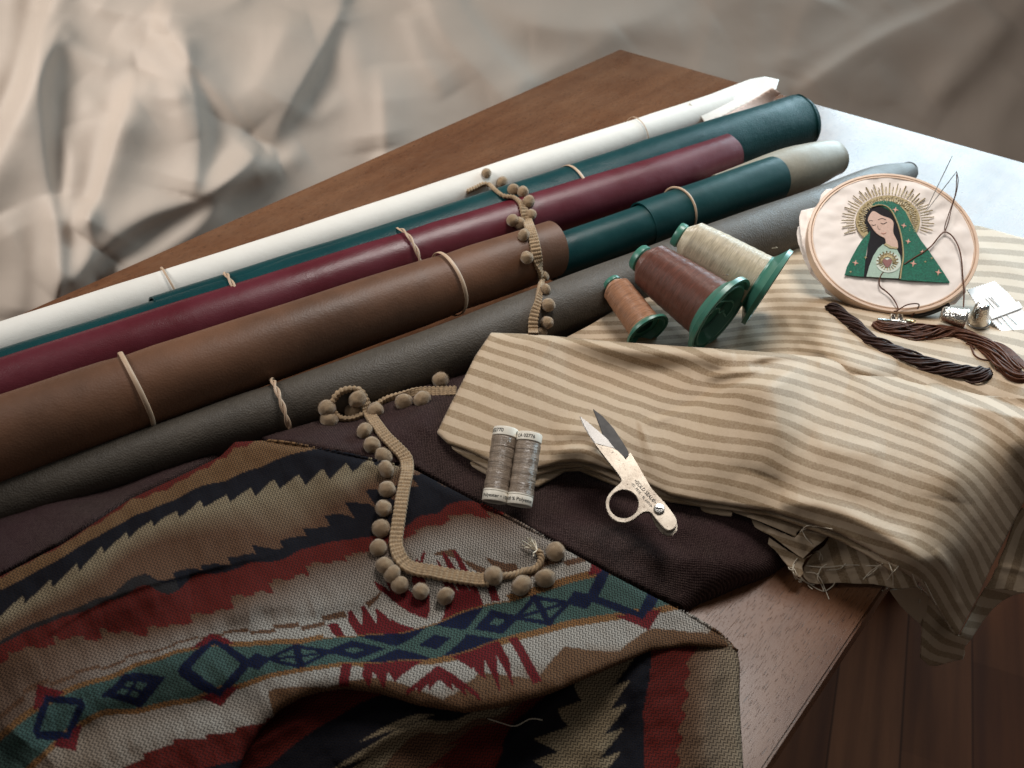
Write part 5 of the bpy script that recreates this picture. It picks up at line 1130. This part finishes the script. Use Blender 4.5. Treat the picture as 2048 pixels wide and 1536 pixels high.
# ------------------------------------------------------------------ pompom trim
bpy.context.view_layer.update(); DG = bpy.context.evaluated_depsgraph_get()
zq = lambda L: [(620 + q[0] / 2.954, 720 + q[1] / 2.954, *q[2:]) for q in L]
za_ = lambda L: [(900 + q[0] / 3.841, 300 + q[1] / 3.841, *q[2:]) for q in L]
trim = empty('pompom_trim', tuple(hit(800, 1000))); tag(trim, 'tan woven braid edged with small wool pompoms, winding over the rolls and blanket', 'trim')
def follow(L, off, win=8):
    """lay a line of photo points on whatever is below it, bridging the dips"""
    L = np.array(L); D = rays(L[:, 0], L[:, 1]); H_ = np.array([list(hit(u, v, off)) for u, v in L]); t_ = ((H_ - CAM) * D).sum(1) / (D * D).sum(1); n = len(t_)
    m = np.array([t_[max(0, i - win):i + win + 1].min() for i in range(n)]); m2 = np.array([m[max(0, i - win):i + win + 1].max() for i in range(n)])
    k = np.exp(-np.arange(-9, 10)**2 / 36.0); k /= k.sum(); sm = np.convolve(np.pad(m2, 9, 'edge'), k, 'valid')
    return CAM + np.minimum(sm, t_ + .0015)[:, None] * D
def braid(path, hw=0.0037, pitch=0.0029, flatside=1):
    """path: (u, v, turn, width factor); turn 0 = lying flat, 1 = standing on its edge"""
    F0 = smooth_line([(q[0], q[1], q[2] if len(q) > 2 else 0, q[3] if len(q) > 3 else 1) for q in path], 12)
    C = follow(F0[:, :2], .0024); F = np.c_[C, F0[:, 2:]]; L = np.r_[0, np.cumsum(np.linalg.norm(np.diff(C, axis=0), axis=1))]
    n = int(L[-1] / (pitch / 5)); s = np.linspace(0, L[-1], n); C = np.stack([np.interp(s, L, C[:, k]) for k in range(3)], 1); turn = np.interp(s, L, F[:, 3]); wf = np.interp(s, L, F[:, 4])
    T = np.gradient(C, axis=0); T /= np.linalg.norm(T, axis=1)[:, None] + 1e-9; view = CAM - C; view /= np.linalg.norm(view, axis=1)[:, None]
    up = view * 0.35 + np.array([0, 0, 1.0]); S0 = np.cross(T, up); S0 /= np.linalg.norm(S0, axis=1)[:, None] + 1e-9; U0 = np.cross(S0, T)
    a = turn * math.pi / 2; S = S0 * np.cos(a)[:, None] + U0 * np.sin(a)[:, None]; U = -S0 * np.sin(a)[:, None] + U0 * np.cos(a)[:, None]
    m = 26; x = np.linspace(-1, 1, m); ph = s / pitch
    rib = np.abs(np.sin(ph * math.pi))[:, None] ** 0.6; colm = np.abs(np.sin((x + 1) * math.pi * 2.5))[None, :] ** 0.5
    edge = 0.94 + 0.16 * np.abs(np.sin(ph * math.pi))[:, None]
    hgt = 0.0005 + 0.0014 * rib * (0.72 + 0.28 * colm); hgt = hgt * np.clip((1 - np.abs(x)) / 0.10, 0.0, 1)[None, :] ** 0.5
    V_ = C[:, None] + (hw * wf)[:, None, None] * edge[:, :, None] * x[None, :, None] * S[:, None] + hgt[:, :, None] * U[:, None]
    V2 = C[:, None] + (hw * wf)[:, None, None] * edge[:, :, None] * x[None, :, None] * S[:, None] - hgt[:, :, None] * U[:, None]
    vs = np.concatenate([V_.reshape(-1, 3), V2.reshape(-1, 3)]); off = n * m; fs = []
    I_, J_ = np.meshgrid(np.arange(n - 1), np.arange(m - 1), indexing='ij'); a_ = (I_ * m + J_).ravel(); f1 = np.stack([a_, a_ + 1, a_ + m + 1, a_ + m], 1); f2 = f1[:, ::-1] + off
    fs = [tuple(q) for q in np.concatenate([f1, f2])]
    link('braid', mesh_np('braid', vs, fs), M['trim'], trim); return C
low = zq([(866, 184, .05), (740, 188, .15), (640, 192, .3), (540, 212, .7, .8), (460, 232, .85, .7), (400, 262, .95, .6), (350, 300, .95, .6), (290, 335, .95, .6), (220, 352, .95, .6), (165, 338, .95, .6), (138, 290, .95, .6), (140, 235, .95, .6), (180, 190, .95, .6), (240, 172, .8, .7), (290, 180, .4, .8), (325, 250, .15, .9), (350, 315, 0), (400, 390, 0), (455, 460, 0), (515, 520, 0, 1.05), (565, 580, 0, 1.1), (575, 650, 0), (560, 730, 0), (543, 820, 0), (528, 920, 0), (515, 1010, 0), (508, 1090, 0), (530, 1160, 0), (575, 1215, .1), (640, 1238, 0), (720, 1250, 0), (800, 1268, 0), (900, 1285, 0), (1000, 1298, 0), (1060, 1300, .1)])
Cl = braid(low)
upp = za_([(130, 322, .8, .5), (200, 290, .8, .5), (250, 265, .8, .5), (300, 268, .7, .6), (345, 305, .6, .7), (410, 355, .7, .6), (490, 365, .6, .6), (545, 410, .5, .7), (575, 480, .2, .9), (600, 560, 0, .9), (628, 640, 0, .9), (650, 720, 0, .9), (665, 800, 0, .9), (680, 880, .2, .8), (700, 960, .4, .6), (702, 1020, .5, .5), (688, 1090, .5, .5), (675, 1170, .3, .6), (655, 1240, .1, .75), (640, 1310, 0, .8), (638, 1370, 0, .8), (640, 1420, 0, .8)])
Cu = braid(upp, .0044)
def chain(path, r_=.0011):
    mb = MB(); C = follow(smooth_line(path, 10), .0018); L = np.r_[0, np.cumsum(np.linalg.norm(np.diff(C, axis=0), axis=1))]; n = int(L[-1] / .0035); s = np.linspace(0, L[-1], n * 10); C = np.stack([np.interp(s, L, C[:, k]) for k in range(3)], 1)
    T = np.gradient(C, axis=0); T /= np.linalg.norm(T, axis=1)[:, None]; S = np.cross(T, [0, 0, 1.0]); S /= np.linalg.norm(S, axis=1)[:, None]; U = np.cross(S, T)
    for k in range(3):
        a = s / .0075 * 2 * math.pi + k * 2.094; mb.tube(C + .0012 * (np.cos(a)[:, None] * S + np.sin(a)[:, None] * U), r_ * .9, 6)
    return mb.build('cord', M['trim'], trim)
chain([q[:2] for q in zq([(1050, 1290), (1120, 1278), (1200, 1270), (1260, 1248), (1320, 1238), (1355, 1205), (1365, 1160), (1345, 1125)])])
mb = MB()
for k in range(14):
    b0 = np.array(list(hit(*zq([(1340, 1125)])[0][:2], .002))); d_ = rng.normal(0, 1, 3); d_[2] = abs(d_[2]); d_ /= np.linalg.norm(d_); d_ += np.array([-.6, .3, 0.2])
    mb.tube([b0, b0 + d_ * .003, b0 + d_ * .0055 + rng.normal(0, .0008, 3)], .0004, 5)
mb.build('frayed_tip', M['loose_thread'], trim)
# pompom meshes: a slightly lumpy ball with short fuzz
def pom_mesh(seed):
    r_ = np.random.default_rng(seed); bm = bmesh.new(); bmesh.ops.create_icosphere(bm, subdivisions=4, radius=1)
    for v in bm.verts:
        n = v.co.normalized(); k = 1 + 0.05 * mnoise.noise(n * 1.6 + Vector((seed, 0, 0))) * 2.0 + 0.035 * mnoise.noise(n * 9 + Vector((0, seed, 0)))
        v.co = n * k
    for f_ in bm.faces: f_.smooth = True
    for k in range(2200):
        d = r_.normal(0, 1, 3); d /= np.linalg.norm(d); t_ = np.cross(d, r_.normal(0, 1, 3)); t_ /= np.linalg.norm(t_); e = d + r_.normal(0, .6, 3); e /= np.linalg.norm(e)
        b = d * 0.97; l = r_.uniform(.06, .26)
        q = [bm.verts.new(Vector((b + t_ * .009).tolist())), bm.verts.new(Vector((b - t_ * .009).tolist())), bm.verts.new(Vector((b + e * l).tolist()))]; bm.faces.new(q)
    me = bpy.data.meshes.new('pompom'); bm.to_mesh(me); bm.free(); me.materials.append(M['pompom']); return me
PM = [pom_mesh(k) for k in range(3)]
def poms(L, C, rpx):
    for i, q in enumerate(L):
        u, v = q[:2]; h = np.array(list(hit(u, v))); r_ = (q[2] if len(q) > 2 else rpx) / FPX * np.linalg.norm(h - CAM)
        if len(q) > 3: h = h + (CAM - h) / np.linalg.norm(CAM - h) * q[3]
        c = h + (CAM - h) / np.linalg.norm(CAM - h) * r_ * 0.35 + np.array([0, 0, r_ * .55])
        # keep the ball on the same sight line
        d = rays(u, v); dep = (c - CAM) @ d / (d @ d); c = CAM + dep * d
        o = bpy.data.objects.new('pompom', PM[i % 3]); COL.objects.link(o); o.parent = trim; o.matrix_parent_inverse = Matrix.Translation(-trim.location)
        o.location = c; st = 1 + 0.14 * math.sin(i * 2.1); o.scale = (r_ / st**.5, r_ / st**.5, r_ * st); o.rotation_euler = (i * 1.3, i * .7, i * 2.2)
        dist = np.linalg.norm(C - c, axis=1); j = int(dist.argmin()); a = C[j]; 
        if dist[j] < .03:
            mb = MB(); side = np.cross(c - a, [0, 0, 1.0]); side = side / (np.linalg.norm(side) + 1e-9) * .0008
            for sg_ in (-1, 1): mb.tube([a + side * sg_, (a + c) / 2 + side * sg_ * 1.6 + np.array([0, 0, .0006]), c], .0006, 6, False, 4)
            mb.build('tie', M['trim'], o)
poms([q[:2] for q in zq([(770, 118), (662, 232), (555, 248), (385, 300), (280, 228), (258, 305), (100, 285), (112, 352), (322, 420), (366, 502), (435, 570), (450, 645), (455, 765), (434, 876), (420, 995), (405, 1110), (442, 1215), (485, 1262), (530, 1328), (655, 1365), (800, 1395)])], Cl, 16.5)
poms([q[:2] for q in zq([(1085, 1275), (1250, 1332), (1390, 1290), (1450, 1132)])], np.array([list(hit(*zq([q])[0][:2], .0016)) for q in ((1085, 1285), (1200, 1272), (1330, 1240), (1365, 1165))]), 18.5)
poms([(*q[:2], q[2] / 3.841) for q in za_([(280, 178, 36), (400, 245, 40), (487, 305, 42), (558, 322, 44), (603, 395, 45), (625, 492, 38), (482, 540, 46), (532, 562, 48), (566, 655, 48), (590, 826, 48), (722, 968, 38), (735, 1072, 42), (755, 1192, 52), (745, 1325, 50), (706, 1402, 38)])], Cu, 12)

# ------------------------------------------------------------------ loose threads at the frayed edges
mb = MB(); Z3 = lambda L: [(1448 + x / 3.413, 900 + y / 3.413) for x, y in L]
for L in ([(450, 800), (480, 812), (500, 850), (560, 905), (620, 920)], [(480, 780), (470, 830), (490, 880), (520, 900), (530, 880)], [(500, 850), (560, 900), (580, 930), (605, 950)], [(480, 870), (560, 900), (640, 950), (690, 962), (740, 930), (755, 905)],
          [(560, 835), (620, 840), (660, 880), (690, 950), (718, 1020)], [(640, 840), (640, 880), (670, 930), (680, 960)], [(560, 790), (700, 800), (850, 785), (1000, 790), (1190, 790)], [(640, 870), (660, 810), (700, 780)], [(700, 820), (790, 810), (830, 775)], [(950, 885), (1000, 830), (1080, 775)], [(1190, 795), (1150, 840), (1115, 885)],
          [(960, 870), (1010, 840), (1060, 790)], [(1125, 770), (1150, 840), (1155, 920)], [(1285, 850), (1320, 930), (1350, 970), (1330, 1045)], [(1350, 885), (1345, 960), (1335, 1040)], [(1370, 900), (1410, 980), (1448, 1055)], [(530, 540), (560, 600), (600, 640)], [(540, 545), (620, 520), (740, 540)], [(520, 560), (560, 520), (600, 515)],
          [(630, 690), (655, 710), (650, 750)], [(640, 690), (668, 720), (672, 752)], [(610, 700), (650, 690), (660, 720)], [(440, 800), (450, 815), (480, 820)], [(1080, 960), (1120, 940)], [(500, 740), (470, 790), (480, 850), (530, 900)]):
    pts = [hit(*q, .0012 + .0008 * math.sin(i + L[0][0]), 0.01) for i, q in enumerate(Z3(L))]
    zs = max(p.z for p in pts)
    pts2 = []
    for q, p in zip(Z3(L), pts): pts2.append(p if p.z > -0.05 else V(*q, max(-.02, zs - .03)))
    mb.tube(pts2, .00030, 5, False, 6)
mb.build('loose_threads', M['loose_thread'], striped)['kind'] = 'stuff'
lt = MB().tube([hit(u, v, .001) for u, v in ((975, 1437), (1000, 1445), (1030, 1452), (1060, 1438), (1085, 1440))], .0002, 5, False, 6).build('loose_thread', M['loose_thread'], blanket)
